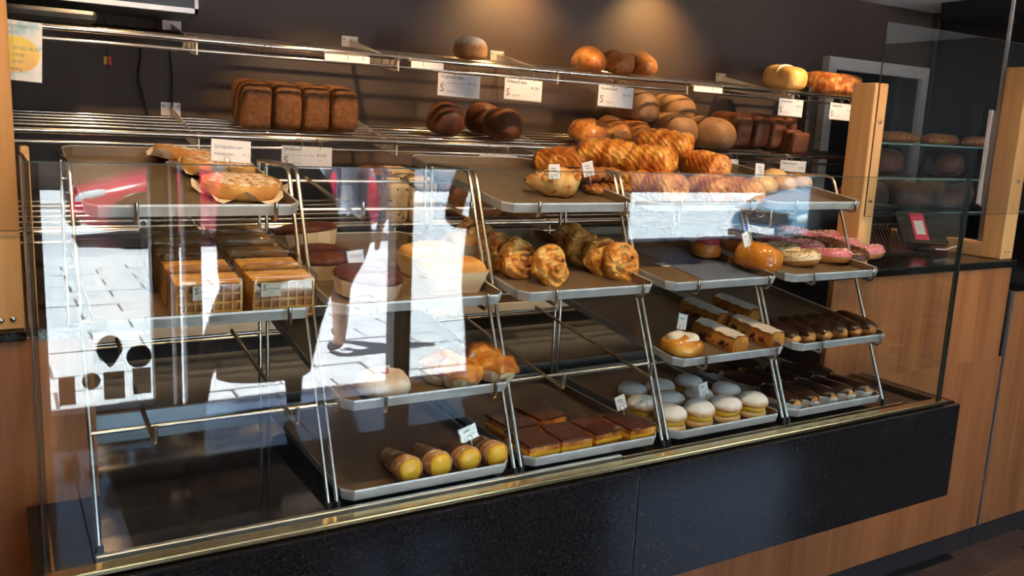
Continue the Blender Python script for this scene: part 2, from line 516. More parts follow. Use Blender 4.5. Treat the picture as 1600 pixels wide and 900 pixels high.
# ================================================================== COUNTERS
# wooden front below the display and the seam
ct = thing('counter_front', 'cherry laminate counter front under the glass display', 'counter', (0, 0, 0))
link('front_panel', m_box(.15, 3.385, YW, YW + .02, .11, ZL - .03), M['wood'], ct)
link('seam_gap', m_box(3.385, 3.397, YW + .008, YW + .02, .11, 1.088), M['black'], ct)
link('seam_strip', m_box(3.397, 3.404, YW - .002, YW + .02, .11, 1.088), M['alup'], ct)
link('plinth', m_box(-1.9, 3.40, YW + .03, YW + .05, 0, .11), M['kick'], ct)
link('plinth_shadow', m_box(2.2, 3.25, YW - .005, YW + .03, 0, .006), M['black'], ct)  # black strip painting the shadow line at the foot of the plinth
rc = thing('service_counter', 'cherry counter with black worktop right of the glass display', 'counter', (0, 0, 0))
link('front_panel', m_box(2.33, 3.36, YW, YW + .02, ZL - .03, 1.188), M['wood'], rc)
link('worktop', m_rbox(2.31, 3.372, YW - .012, YW + .75, 1.188, 1.216, .003, 1), M['granite'], rc)
link('side_panel', m_box(2.33, 2.35, YW + .02, YW + .7, .11, 1.188), M['dark'], rc)
lc = thing('side_counter', 'cherry counter with black worktop left of the glass display', 'counter', (0, 0, 0))
link('front_panel', m_box(-1.9, .15, YW, YW + .02, .11, 1.186), M['wood'], lc)
link('worktop', m_rbox(-1.9, .037, YW - .012, YW + .6, 1.188, 1.206, .003, 1), M['granite'], lc)
link('worktop_strip', m_box(.05, .15, YW - .004, YW + .02, 1.186, 1.206), M['granite'], lc)
ru = thing('end_counter', 'lower cherry counter unit at the far right edge', 'counter', (0, 0, 0))
link('front_panel', m_box(3.404, 4.9, YW, YW + .02, .11, 1.09), M['wood'], ru)
link('worktop', m_box(3.404, 4.9, YW - .01, YW + .6, 1.09, 1.12), M['granite'], ru)
link('plinth', m_box(3.404, 4.9, YW + .03, YW + .05, 0, .11), M['kick'], ru)
# granite body of the display case
XS = at(1000, 727, -.03).x
gp = thing('display_cabinet', 'black granite base of the glass display case', 'display case', (0, 0, 0))
link('granite_panel', m_rbox(.02, XS - .0012, -.03, -.01, .545, .848, .002, 1), M['granite'], gp)
link('granite_panel', m_rbox(XS + .0012, 2.538, -.03, -.01, .545, .848, .002, 1), M['granite'], gp)
link('panel_joint', m_box(XS - .0012, XS + .0012, -.028, -.012, .545, .848), M['kick'], gp)
link('side_panel', m_box(.02, .04, -.01, YW, .545, .835), M['granite'], gp)
link('side_panel', m_box(2.518, 2.538, -.01, YW, .545, .835), M['granite'], gp)
link('bottom_panel', m_box(.04, 2.518, -.01, YW, .545, .56), M['granite'], gp)
link('case_floor', m_box(.02, 2.538, -.01, .74, .835, ZL - .006), M['dkgranite'], gp)
link('sill_profile', m_rbox(GX0 - .004, GX1 + .01, -.020, .010, ZL - .006, ZL + .006, .003, 2), M['brass'], gp)
link('rear_rail', m_box(GX0, GX1, .725, .74, ZL - .006, ZL + .03), M['alup'], gp)
single('rail_strip', m_rbox(.115, at(970, 703, .04).x, .030, .043, ZL - .006, ZL + .006, .002, 1), M['alup'],
       'wide silver rail lying inside the left half of the display', 'rail')
single('rail_strip', m_rbox(at(972, 703, .04).x, 2.34, .033, .040, ZL - .006, ZL + .001, .001, 1), M['brass'],
       'thin brass rail lying inside the right half of the display', 'rail')
gl = thing('display_glass', 'clear glass front and sides of the display case', 'glass', (0, 0, 0))
link('front_pane', m_box(GX0, GX1, -.004, .004, ZL + .004, GZ1), M['glass'], gl)
link('side_pane', m_box(GX0 + .001, GX0 + .008, .006, YW - .004, ZL, GZ1), M['glass'], gl)
link('side_pane', m_box(GX1 - .008, GX1 - .001, .006, YW - .004, ZL, GZ1), M['glass'], gl)
link('polished_edge', m_box(GX0, GX1, -.0045, .0045, GZ1, GZ1 + .0015), M['glass_edge'], gl)
link('polished_edge', m_box(GX1, GX1 + .002, -.0045, .0045, ZL + .006, GZ1), M['glass_edge'], gl)
link('corner_seal', m_box(GX0 - .0015, GX0 + .001, -.006, .02, ZL + .004, GZ1), M['black'], gl)
link('corner_seal', m_box(GX1 - .009, GX1 - .001, .0046, .0062, ZL + .006, GZ1), M['black'], gl)
link('base_strip', m_box(GX1 - .014, GX1 - .008, .012, YW - .004, ZL - .006, ZL + .006), M['brass'], gl)
link('base_strip', m_box(GX0 + .008, GX0 + .014, .012, YW - .004, ZL - .006, ZL + .006), M['brass'], gl)

# low work table along the back wall
bt = thing('back_table', 'grey work table with black drawer fronts along the back wall', 'table', (0, 0, 0))
link('worktop', m_box(-1.9, 3.9, 1.38, 1.985, .655, .68), M['worktop'], bt)
link('front_edge', m_box(-1.9, 3.9, 1.362, 1.38, .55, .68), M['black'], bt)
link('body', m_box(-1.9, 3.9, 1.4, 1.985, 0, .655), M['dark'], bt)
kn = MB().lathe([(.006, 0), (.006, .012), (.016, .016), (.018, .026), (.012, .032)], 14).mesh('knob', True)
for x in (.3, .9, 1.5, 1.93, 2.42, 3.0):
    dr = link('drawer', m_box(x - .24, x + .24, 1.345, 1.362, .50, .645), M['frame'], bt)
    link('knob', kn, M['black'], dr, (x, 1.345, .59), (PI / 2, 0, 0))
link('backsplash', m_box(-1.9, 3.9, 1.985, 1.997, .68, .735), M['black'], bt)
link('wall_rail', MB().box(-1.9, 3.9, 1.98, 1.997, .75, .80).mesh('rail'), M['white'], bt)
link('wall_rod', m_tube([(-1.9, 1.965, .745), (3.9, 1.965, .745)], .006), M['chrome'], bt)

# ================================================================== RACKS AND TRAYS
X = [0.1138 + i * .4336 for i in range(6)]
fb3 = thing('plaster_house', 'dull plaster house across the street, right of the blue shop', 'building', (0, -18.1, 0))
link('wall', m_box(10.4, 40, -.6, 0, 0, 3.6), plain('dull_plaster', (.13, .12, .13), .8), fb3)
for x in (12.4, 15.6, 19, 23, 28, 33):
    wv = link('window', m_box(x - .8, x + .8, -.01, .04, .8, 2.4), M['plate'], fb3)
    link('window_pane', m_box(x - .7, x + .7, .041, .05, .9, 2.3), M['frame'], wv)
TIER = {1: (.05, .868, .02), 2: (.06, 1.055, .13), 3: (.11, 1.24, .13), 4: (.2, 1.432, .155)}
def yrod(z): return .06 + .42 * (z - .885)
rr = .0046
secname = ['first', 'second', 'third', 'fourth', 'fifth']
HAS = {(0, 4), (2, 4), (3, 4), (4, 4), (0, 3), (1, 3), (2, 3), (3, 3), (4, 3), (1, 2), (3, 2), (4, 2), (1, 1), (2, 1), (3, 1), (4, 1)}
cross_m = {}
for i in range(5):
    rk = thing('tray_rack', f'{secname[i]} bent steel tray rack from the left inside the display', 'rack', (X[i], 0, ZL - .006), (0, 0, 0), 'steel tray racks')
    z0 = ZL - .006
    W = X[i + 1] - X[i]
    for s, xx in ((0, .009), (1, W - .009)):
        link('side_rod', m_tube([(xx, .055, .012), (xx, yrod(1.50), 1.50 - z0), (xx, yrod(1.515) + .004, 1.517 - z0), (xx, yrod(1.52) + .03, 1.522 - z0), (xx, .565, 1.522 - z0)], rr), M['steel'], rk)
        link('rear_leg', m_tube([(xx, .565, 0), (xx, .565, 1.522 - z0)], rr), M['steel'], rk)
        link('foot', m_tube([(xx, .052, 0), (xx, .056, .02)], .008), M['black'], rk)
    for t in (2, 3, 4):
        yf, zf, sl = TIER[t]
        zc = zf - .012 + sl * (yrod(zf) - yf)
        link('cross_rod', m_tube([(.009, yrod(zc), zc - z0), (W - .009, yrod(zc), zc - z0)], rr * .9), M['steel'], rk)
        zc2 = zf - .012 + sl * (.56 - yf)
        link('cross_rod', m_tube([(.009, .56, zc2 - z0), (W - .009, .56, zc2 - z0)], rr * .9), M['steel'], rk)
        for xx in (.105, W - .075):
            zz = lambda y: zf - .0065 + sl * (y - yf) - z0
            link('support_arm', m_tube([(xx, .57, zz(.57)), (xx, yf - .008, zz(yf - .008)), (xx, yf - .016, zz(yf) + .004), (xx, yf - .0165, zz(yf) + .034)], rr), M['steel'], rk)
TW, TD, TH = .392, .55, .024
def tray_loop(w, d, z, c, oy=0):
    a, b = w / 2, d
    y0, y1 = -oy, b + oy
    return [(-a + c, y0, z), (a - c, y0, z), (a, y0 + c, z), (a, y1 - c, z), (a - c, y1, z), (-a + c, y1, z), (-a, y1 - c, z), (-a, y0 + c, z)]
def tray_mesh():
    fl_ = .004
    A = tray_loop(TW - 2 * fl_ - .004, TD - .008, .0015, .018); B = tray_loop(TW - .005, TD - .002, TH - .002, .022, fl_ - .002)
    C = tray_loop(TW, TD, TH, .022, fl_ - .001); D = tray_loop(TW + .002, TD, TH - .004, .022, fl_); E = tray_loop(TW - 2 * fl_, TD - .004, 0, .018, 0.001)
    sh = lambda L, k: [(x, y + k, z) for x, y, z in L]
    mb = MB()
    mb.loops([sh(A, .004), sh(B, .0)], True, False, 1)
    mb.loops([sh(B, 0), sh(C, 0), sh(D, 0), sh(E, .002)], False, True, 0)
    return mb.mesh('tray', mats=[M['alu'], M['aluin']])
traym = tray_mesh()
what = {(0, 4): 'under three almond tarts', (2, 4): 'nearly empty, holding one flaked croissant', (3, 4): 'under the pile of chocolate rolls', (4, 4): 'holding pale round buns',
        (0, 3): 'under the bagged waffles', (1, 3): 'under chocolate cakes and boat cakes', (2, 3): 'under the folded puff coils', (3, 3): 'partly lined with a blue sheet', (4, 3): 'full of ring donuts',
        (1, 2): 'under golden tarts and a white bun', (3, 2): 'under iced pastries and strudel', (4, 2): 'with one row of eclairs',
        (1, 1): 'under four custard horns', (2, 1): 'full of chocolate slices', (3, 1): 'full of powdered cream buns', (4, 1): 'with eclairs in paper cups'}
for (i, t) in sorted(HAS):
    yf, zf, sl = TIER[t]
    o = link('baking_tray', traym, None, None, ((X[i] + X[i + 1]) / 2, yf, zf), (math.atan(sl), 0, 0))
    props(o, 'aluminium baking tray ' + what[(i, t)], 'tray', 'baking trays in the display')
def tp(i, t, px, py, lift=.0022):
    """point on the floor of tray (section i, tier t) behind image point px,py"""
    yf, zf, sl = TIER[t]
    d = raydir(px, py)
    k = (zf + lift + sl * (CAM.y - yf) - CAM.z) / (d.z - sl * d.y)
    p = CAM + d * k
    return p
def tq(t, x, y, lift=.0022):
    yf, zf, sl = TIER[t]
    return Vector((x, y, zf + lift + sl * (y - yf)))
def tilt(t): return math.atan(TIER[t][2])

# ================================================================== BREAD SHELVES ON THE BACK WALL
SH = {'top': 1.86, 'middle': 1.555, 'bottom': 1.247}
SS = .13
SX0, SX1 = -.25, 3.92
pl = [.585, 1.287, 1.985, 2.68, 3.365]
for nm, zf in SH.items():
    sh = thing('bread_shelf', f'{nm} chrome rod bread shelf on the back wall', 'shelf', (0, 1.5, zf), (0, 0, 0), 'chrome rod bread shelves')
    link('front_rail', m_tube([(SX0, 0, 0), (SX1, 0, 0)], .0105, 10), M['chrome'], sh)
    link('price_rail', m_tube([(SX0, -.004, -.034), (SX1, -.004, -.034)], .006, 8), M['chrome'], sh)
    for k in range(6):
        y = .05 + .074 * k
        link('rod', m_tube([(SX0, y, SS * y - .002), (SX1, y, SS * y - .002)], .0065), M['chrome'], sh)
    for x in pl:
        br = link('bracket', MB().loops([[(x + s, .493, .028), (x + s, .493, .095), (x + s, .02, -.006), (x + s, -.012, -.012), (x + s, -.012, -.048), (x + s, .03, -.045)] for s in (-.002, .002)]).mesh('arm'), M['plate'], sh)
        link('bracket_plate', m_rbox(x - .035, x + .035, .494, .4995, .038, .108, .001, 1), M['plate'], br)
        for s in (-1, 1):
            link('screw', MB().lathe([(.004, 0), (.0045, .002), (.002, .003)], 8).mesh('screw'), M['steel'], br, (x + s * .026, .4935, .095), (PI / 2, 0, 0))
        link('rail_sleeve', m_tube([(x - .006, 0, 0), (x + .006, 0, 0)], .0135, 10), M['steel'], br)
def sp_(nm, x, y):
    """point on top of the rods of a shelf"""
    return Vector((x, y, SH[nm] + .0055 + SS * (y - 1.5)))
def shp(nm, px, py):
    zf = SH[nm] + .0055
    d = raydir(px, py)
    k = (zf + SS * (CAM.y - 1.5) - CAM.z) / (d.z - SS * d.y)
    return CAM + d * k
# ================================================================== BREAD AND PASTRY MATERIALS
B = dict(
    brown=baked('brown_crust', [(.2, (.15, .055, .016)), (.55, (.22, .088, .027)), (.8, (.29, .125, .042))], 55, .65, .7, bscale=190),
    dark=baked('dark_crust', [(.3, (.075, .026, .012)), (.7, (.17, .06, .024))], 9, .45, .3),
    gold=baked('golden_crust', [(.3, (.45, .13, .018)), (.55, (.62, .26, .05)), (.78, (.78, .42, .12))], 10, .38, .2, coat=.25),
    nut=baked('nut_crust', [(.3, (.30, .095, .02)), (.6, (.48, .18, .04)), (.8, (.6, .28, .08))], 9, .42, .25, spots=((.09, .03, .012), 60, .60), coat=.2),
    grey=baked('rye_crust', [(.3, (.15, .075, .03)), (.7, (.30, .16, .07))], 7, .6, .4, bscale=120),
    tan=baked('white_loaf_crust', [(.3, (.62, .30, .07)), (.6, (.80, .48, .15)), (.8, (.86, .60, .25))], 6, .35, .12, coat=.2),
    tiger=baked('tiger_crust', [(.3, (.26, .07, .02)), (.52, (.44, .15, .035)), (.6, (.62, .30, .09))], 34, .5, .6, coat=.1),
    flour=baked('floured_crust', [(.3, (.30, .12, .035)), (.7, (.52, .27, .1))], 14, .65, .4, top=((.82, .74, .62), .62, .9)),
    crumb=baked('nut_crumb', [(.3, (.55, .36, .18)), (.7, (.74, .56, .33))], 16, .8, .3, spots=((.16, .06, .025), 45, .62)),
    puff=baked('puff_pastry', [(.28, (.34, .085, .010)), (.52, (.66, .22, .028)), (.74, (.84, .42, .09))], 22, .32, .45, coat=.3, bscale=45),
    roll=baked('butter_pastry', [(.3, (.38, .095, .010)), (.5, (.68, .23, .026)), (.7, (.86, .44, .085))], 24, .34, .5, coat=.3, wave=(30, 4)),
    coil=baked('cheese_puff', [(.25, (.42, .11, .014)), (.45, (.74, .32, .05)), (.68, (.88, .56, .18))], 34, .36, .9, bscale=70, coat=.2, wave=(22, 9)),
    croissant=baked('croissant_crust', [(.3, (.55, .25, .06)), (.55, (.78, .48, .16)), (.8, (.88, .66, .32))], 20, .42, .4, spots=((.42, .14, .03), 55, .6)),
    pecan=baked('pecan_braid', [(.3, (.20, .06, .014)), (.55, (.40, .15, .03)), (.8, (.6, .28, .07))], 40, .32, .8, coat=.35),
    dough=baked('donut_dough', [(.3, (.52, .20, .04)), (.7, (.76, .38, .10))], 12, .5, .15),
    eclair=baked('choux', [(.3, (.46, .18, .04)), (.7, (.72, .38, .12))], 18, .5, .25),
    choc=plain('chocolate_glaze', (.030, .010, .005), .16, var=.3, scale=20, coat=.4),
    choccake=baked('chocolate_cake', [(.3, (.075, .018, .008)), (.7, (.15, .042, .018))], 16, .5, .3),
    choctop=plain('milk_chocolate_top', (.115, .034, .018), .22, var=.2, scale=12, coat=.25),
    custard=plain('custard', (.90, .50, .028), .3, var=.12, scale=25, bump=.2),
    sugarbun=baked('powdered_bun', [(.3, (.56, .27, .09)), (.7, (.74, .45, .19))], 14, .7, .3, top=((.88, .84, .77), .28, .6)),
    bunbase=baked('bun_base', [(.3, (.66, .38, .13)), (.7, (.84, .60, .28))], 20, .6, .3),
    horn=baked('sugared_horn', [(.3, (.45, .19, .07)), (.6, (.66, .36, .16)), (.8, (.80, .62, .45))], 60, .6, .6),
    almond=baked('almond_tart_top', [(.25, (.42, .17, .05)), (.45, (.68, .40, .18)), (.62, (.86, .76, .62))], 60, .75, 1.0, bscale=120),
    tart=baked('tart_side', [(.3, (.55, .24, .06)), (.7, (.72, .40, .12))], 12, .6, .3),
    glaze=baked('glazed_bun', [(.3, (.45, .13, .015)), (.6, (.70, .27, .03)), (.8, (.86, .46, .08))], 11, .15, .1, coat=.6),
    icing=plain('white_icing', (.80, .70, .58), .3, var=.1, scale=30, bump=.2),
    whitebun=baked('white_sugar_bun', [(.3, (.72, .52, .36)), (.7, (.84, .72, .60))], 26, .6, .4, spots=((.40, .17, .04), 40, .68)),
    cake=baked('sponge_cake', [(.3, (.62, .27, .055)), (.6, (.78, .42, .12)), (.8, (.84, .52, .2))], 9, .5, .2, coat=.1),
    waffle=baked('waffle', [(.3, (.55, .25, .05)), (.6, (.76, .43, .11)), (.8, (.84, .54, .18))], 22, .45, .2),
    wafflepit=baked('waffle_pit', [(.3, (.36, .12, .02)), (.7, (.58, .25, .05))], 30, .4, .2),
    pink=plain('pink_glaze', (.62, .17, .21), .25, coat=.3),
    pinksp=plain('pale_pink_sprinkles', (.90, .62, .54), .5),
    browng=plain('brown_glaze', (.10, .032, .014), .3, coat=.2),
    brownsp=plain('brown_sprinkles', (.20, .075, .03), .5),
    cream=plain('cream_glaze', (.84, .68, .44), .3, coat=.2),
    mixsp=plain('olive_sprinkles', (.38, .26, .08), .5),
    cherry=plain('red_cherry', (.45, .02, .04), .15, coat=.5),
    bluereflection=plain('blue_reflection', (.13, .17, .25), .35),
    parchment=plain('parchment', (.70, .52, .31), .7, var=.08, scale=8),
    cup=plain('paper_cup', (.82, .76, .64), .7),
    glasscup=glassmat('clear_cup', (.97, .95, .93), .05, .02),
)
# ---- shared shapes
def loaf(lx, ly, lz, e1=.42, e2=.34, amp=.006, seed=1, bulge=.06):
    def fn(p, x, y, z):
        k = 1 + bulge * max(0, z) * 1.0
        return Vector((p.x * k, p.y * (1 + .3 * bulge * max(0, z)), p.z))
    return m_blob(lx, ly, lz, e1, e2, 32, 20, amp, 16, seed, .8, fn)
def roundloaf(lx, ly, lz, seed=1, amp=.006): return m_blob(lx, ly, lz, .85, .9, 30, 18, amp, 14, seed, .55)
tinloaf = [loaf(.104, .22, .166, seed=s) for s in (1, 2)]
def shelf_item(nm, kit, name, label, cat, px, py, ly, rz=0, group=None, dy=0):
    p = shp(nm, px, py)
    y = p.y + ly / 2 + dy
    x = p.x + raydir(px, py).x / raydir(px, py).y * 0
    q = sp_(nm, x, y)
    return place(kit, name, label, cat, q, (math.atan(SS), 0, rz), group)
ordn = ['leftmost', 'second', 'third', 'fourth', 'fifth', 'sixth', 'seventh', 'eighth', 'ninth', 'tenth']
# middle shelf: four brown tin loaves side by side
for k, (x, h) in enumerate(((.805, 0), (.911, 1), (1.017, 0), (1.123, 1))):
    place([('loaf', tinloaf[h], B['brown'])], 'tin_loaf', f'{ordn[k]} of four upright brown tin loaves on the middle shelf', 'bread', sp_('middle', x, 1.70), (math.atan(SS), 0, 0), 'brown tin loaves on the middle shelf')
# dark round loaves
dl_ = [roundloaf(.150, .17, .135, s) for s in (3, 4, 5)]
for k, (x, y, lab) in enumerate(((1.575, 1.68, 'dark round loaf lying alone beside the pair on the middle shelf'), (1.80, 1.77, 'dark round loaf behind its twin on the middle shelf'), (1.80, 1.615, 'dark scored round loaf in front of its twin on the middle shelf'))):
    place([('loaf', dl_[k], B['dark'])], 'round_loaf', lab, 'bread', sp_('middle', x, y), (math.atan(SS), 0, .3 * k), 'dark round loaves')
# raisin breads
rl = [m_blob(.155, .25, .11, .85, .85, 30, 18, .012, 16, s, .55) for s in (6, 7)]
for k, (x, y) in enumerate(((2.24, 1.62), (2.43, 1.70), (2.57, 1.73))):
    place([('loaf', rl[k % 2], B['nut'])], 'raisin_bread', f'{ordn[k]} studded raisin bread on the middle shelf behind the rolls', 'bread', sp_('middle', x, y), (math.atan(SS), 0, -.25), 'raisin breads')
gl_ = [m_blob(.175, .28, .155, .78, .8, 30, 18, .008, 12, s, .6) for s in (8, 9)]
for k, (x, y, dz, lab) in enumerate(((2.62, 1.78, .085, 'large rye loaf at the back left of the rye stack'), (2.86, 1.80, .075, 'large rye loaf at the back right of the rye stack'), (2.93, 1.60, .0, 'large rye loaf low in front of the rye stack'), (2.74, 1.66, -.0, 'lower rye loaf hidden behind the chocolate rolls'), (2.68, 1.84, -.05, 'rye loaf beneath the back left loaf'))):
    if k == 4: continue
    q = sp_('middle', x, y)
    place([('loaf', gl_[k % 2], B['grey'])], 'rye_loaf', lab, 'bread', q + Vector((0, 0, max(dz, 0))), (math.atan(SS), 0, -.15 + .1 * k), 'rye loaves')
for k, (x, y) in enumerate(((3.20, 1.74), (3.315, 1.735), (3.43, 1.73), (3.545, 1.725))):
    place([('loaf', tinloaf[k % 2], B['dark'])], 'dark_tin_loaf', f'{ordn[k]} dark tin loaf at the right end of the middle shelf', 'bread', sp_('middle', x, y), (math.atan(SS), 0, .03), 'dark tin loaves')
slice_m = [m_rbox(-.055, .055, 0, .052, 0, .125 - .0 * s, .02, 3) for s in range(2)]
for m_ in slice_m: m_.polygons.foreach_set('use_smooth', [True] * len(m_.polygons))
ct_ = MB()
sl_ = thing('cut_loaf', 'dark tin loaf split in segments nearest the shelf edge', 'bread', sp_('middle', 3.50, 1.53), (math.atan(SS), 0, -.1))
for k in range(4):
    link('segment', slice_m[0], B['dark'], sl_, (0, .002 + .046 * k, 0), (0, 0, 0), (1, 1, .86 + .05 * k))
# top shelf
p = sp_('top', at(733, 108, 1.66).x, 1.66)
place([('loaf', m_blob(.128, .15, .095, .8, .85, 30, 18, .004, 14, 11, .6), B['flour'])], 'round_bun_loaf', 'small round loaf dusted with flour on the top shelf', 'bread', p, (math.atan(SS), 0, 0))
nl = [m_blob(.13, .25, .105, .85, .85, 30, 18, .011, 16, s, .55) for s in (12, 13)]
for k, (px, y) in enumerate(((918, 1.62), (962, 1.65), (998, 1.66))):
    place([('loaf', nl[k % 2], B['nut'])], 'nut_bread', f'{ordn[k]} of three glossy nut breads on the top shelf', 'bread', sp_('top', at(px, 125, y).x, y), (math.atan(SS), 0, -.35), 'nut breads on the top shelf')
def seamed(p, x, y, z):
    return p
wl_ = m_blob(.135, .25, .12, .68, .6, 30, 18, .006, 12, 14, .65)
place([('loaf', wl_, B['tan']), ('split', m_blob(.132, .02, .1235, .68, .6, 24, 16, .002, 40, 2, .65), B['icing'])], 'white_loaf', 'pale yellow loaf with a light split on the top shelf', 'bread', sp_('top', at(1222, 148, 1.64).x, 1.64), (math.atan(SS), 0, -.1))
for k, (px, y) in enumerate(((1283, 1.66), (1308, 1.63))):
    place([('loaf', m_blob(.125, .24, .108, .55, .5, 30, 18, .006, 20, 15 + k, .7), B['tiger'])], 'tiger_loaf', ('left' if k == 0 else 'right') + ' of two crackled tiger loaves on the top shelf', 'bread', sp_('top', at(px, 151, y).x, y), (math.atan(SS), 0, -.1), 'tiger loaves')
# bottom shelf
for k, (px, py, y, kit, lab) in enumerate(((582, 330, 1.74, ('loaf', loaf(.13, .2, .17, .4, .4, .006, 21), B['brown']), 'brown loaf at the back of the bottom shelf, left of the nut bread'),
                                          (617, 332, 1.72, ('loaf', loaf(.13, .2, .17, .4, .4, .006, 22), B['crumb']), 'pale raisin loaf at the back of the bottom shelf'),
                                          (612, 345, 1.56, ('loaf', loaf(.085, .13, .165, .35, .35, .004, 23), B['crumb']), 'left sliced nut loaf at the edge of the bottom shelf'),
                                          (650, 346, 1.56, ('loaf', loaf(.105, .13, .17, .35, .35, .004, 24), B['crumb']), 'right sliced nut loaf at the edge of the bottom shelf'),
                                          (735, 346, 1.63, ('loaf', loaf(.26, .19, .145, .5, .5, .007, 25), B['brown']), 'large seeded brown loaf on the bottom shelf beside the nut loaves'),
                                          (812, 348, 1.62, ('loaf', loaf(.2, .19, .115, .5, .5, .007, 26), B['brown']), 'lower seeded brown loaf at the right of the bottom shelf'))):
    place([kit], 'bread_loaf', lab, 'bread', sp_('bottom', at(px, py, y).x, y), (math.atan(SS), 0, 0), 'loaves on the bottom shelf')

# ---- almond tarts on paper, first rack, top tray
def tart_kit(seed):
    d = .166
    side = MB().lathe([(d / 2 - .008, 0), (d / 2, .008), (d / 2, .024), (d / 2 - .004, .03)], 40).mesh('side', True)
    def f(u, v):
        th = 2 * PI * u; r = (d / 2 - .001) * (1 - v)
        p = Vector((r * math.cos(th), r * math.sin(th), .027 + .006 * (1 - (1 - v) ** 4)))
        p.z += .0035 * nz(p, 70, seed) + .002 * nz(p, 180, seed)
        return p
    top = MB().grid(f, 48, 16, cu=True).mesh('top', True)
    random.seed(seed)
    n = 44
    L1 = []; L2 = []
    for k in range(n):
        th = 2 * PI * k / n
        ru = .098 + .012 * math.sin(5 * th + seed) + .006 * math.sin(11 * th)
        L1.append(((.06) * math.cos(th), .06 * math.sin(th), .001))
        L2.append((ru * math.cos(th), ru * math.sin(th), .012 + .012 * math.sin(7 * th + seed)))
    pap = MB().loops([L1, [((x * .55 + a * .45), (y * .55 + b * .45), .002) for (x, y, z), (a, b, c) in zip(L1, L2)], L2], True, False).mesh('paper')
    return [('tart_side', side, B['tart']), ('almond_top', top, B['almond']), ('baking_paper', pap, M['paper'])]
for k, (px, py, lab) in enumerate(((378, 302, 'almond tart on paper nearest the glass, first rack top tray'), (340, 272, 'almond tart in the middle of the row of three'), (296, 253, 'almond tart farthest back in the row of three'))):
    place(tart_kit(k + 1), 'almond_tart', lab, 'tart', tp(0, 4, px, py), (tilt(4), 0, k * .7), 'almond tarts on baking paper')

# ---- bagged waffles, first rack
def waffle_mesh(w=.118, h=.074, t=.014):
    mb = MB()
    mb.box(-w / 2, w / 2, .003, t, 0, h, 0)
    nx_, nz_ = 7, 4
    bw = .0036
    for i in range(nx_ + 1):
        x = -w / 2 + i * (w - bw) / nx_
        mb.box(x, x + bw, -.003, .003, 0, h, 0)
    for j in range(nz_ + 1):
        z = j * (h - bw) / nz_
        mb.box(-w / 2, w / 2, -.0028, .003, z, z + bw, 0)
    mb.box(-w / 2 + .001, w / 2 - .001, .0022, .0031, .001, h - .001, 1)
    return mb.mesh('waffle', mats=[B['waffle'], B['wafflepit']])
wm = waffle_mesh()
def bag_mesh(seed):
    def fn(p, x, y, z):
        q = p.copy()
        if z > .3: q.z += .006 * (z - .3) + .004 * nz(p, 55, seed)
        return q
    return m_blob(.130, .084, .088, .18, .16, 28, 16, .004, 45, seed, 1.0, fn)
bags = [bag_mesh(s) for s in (1, 2, 3)]
M['sticker_card'] = plain('grey_sticker_label', (.56, .52, .42), .6)
rowl = ['front', 'second', 'third', 'fourth', 'fifth']
coln = ['', 'left', 'right']
for r in range(5):
    for c in (1, 2):
        x = X[0] + .078 + .137 * c; y = .150 + .088 * r
        t = thing('waffle_pack', f'bagged waffle pack, {rowl[r]} row from the glass, {coln[c]} column of the waffle tray', 'waffles', tq(3, x, y), (tilt(3), 0, random.uniform(-.04, .04)), 'bagged waffles')
        for k in range(4):
            link('waffle', wm, None, t, (0, -.033 + .0175 * k, .002))
        link('bag', bags[(r + c) % 3], M['bag'], t)
        if r == 0:
            s = link('sticker', m_rbox(-.019, .019, -.0006, .0006, -.0135, .0135, .0004, 1), M['sticker_card'], t, (-.028 if c == 2 else -.012, -.0445, .062))
            lettering('S', .017, M['ink'], s, -.016, -.001, -.001)
            lettering('chreurs', .0075, M['ink'], s, -.0075, .0, -.001, .3)
            lettering('Heusden', .0036, M['ink'], s, -.006, -.0055, -.001)
            lettering('Tel. 011 42 38 01', .0036, M['ink'], s, -.0125, -.0105, -.001)

# ---- chocolate cakes and boat cakes, second rack
def cake_kit(seed):
    d = .15
    cake = MB().lathe([(d / 2 - .01, .002), (d / 2 - .006, .028), (d / 2, .036), (d / 2 + .001, .042), (d / 2 - .006, .05), (d / 2 - .025, .0555), (.02, .058), (.001, .058)], 40).mesh('cake', True)
    n = 24; L = []
    for z, rr_ in ((0, .066), (.03, .074 + .0), (.036, .0755)):
        L.append([((rr_ + (.0015 if k % 2 else -.0005)) * math.cos(2 * PI * k / n), (rr_ + (.0015 if k % 2 else -.0005)) * math.sin(2 * PI * k / n), z) for k in range(n)])
    pap = MB().loops(L, True, False).mesh('paper')
    return [('cake', cake, B['choccake']), ('paper_case', pap, B['parchment'])]
ck = cake_kit(1)
for (px, py, dz, lab) in ((572, 458, 0, 'chocolate cake in a paper case nearest the glass'), (500, 425, .0, 'chocolate cake in the middle of the chocolate cakes'), (480, 397, 0.02, 'chocolate cake farthest back, behind the waffles')):
    place(ck, 'chocolate_cake', lab, 'cake', tp(1, 3, px, py) + Vector((0, 0, dz)), (tilt(3), 0, px * .1), 'chocolate cakes')
def boat_kit():
    w, d, h = .16, .085, .05
    def lp(w, d, z, c): return [(-w / 2 + c, -d / 2, z), (w / 2 - c, -d / 2, z), (w / 2, -d / 2 + c, z), (w / 2, d / 2 - c, z), (w / 2 - c, d / 2, z), (-w / 2 + c, d / 2, z), (-w / 2, d / 2 - c, z), (-w / 2, -d / 2 + c, z)]
    box = MB().loops([lp(w - .03, d - .018, 0, .012), lp(w, d, h, .012), lp(w - .003, d - .003, h, .012), lp(w - .033, d - .021, .002, .012)]).mesh('boat')
    cake = m_blob(w - .006, d - .006, .052, .55, .5, 28, 14, .004, 30, 3, .8)
    for v in cake.vertices: v.co.z += .022
    return [('paper_boat', box, B['parchment']), ('sponge', cake, B['cake'])]
bk = boat_kit()
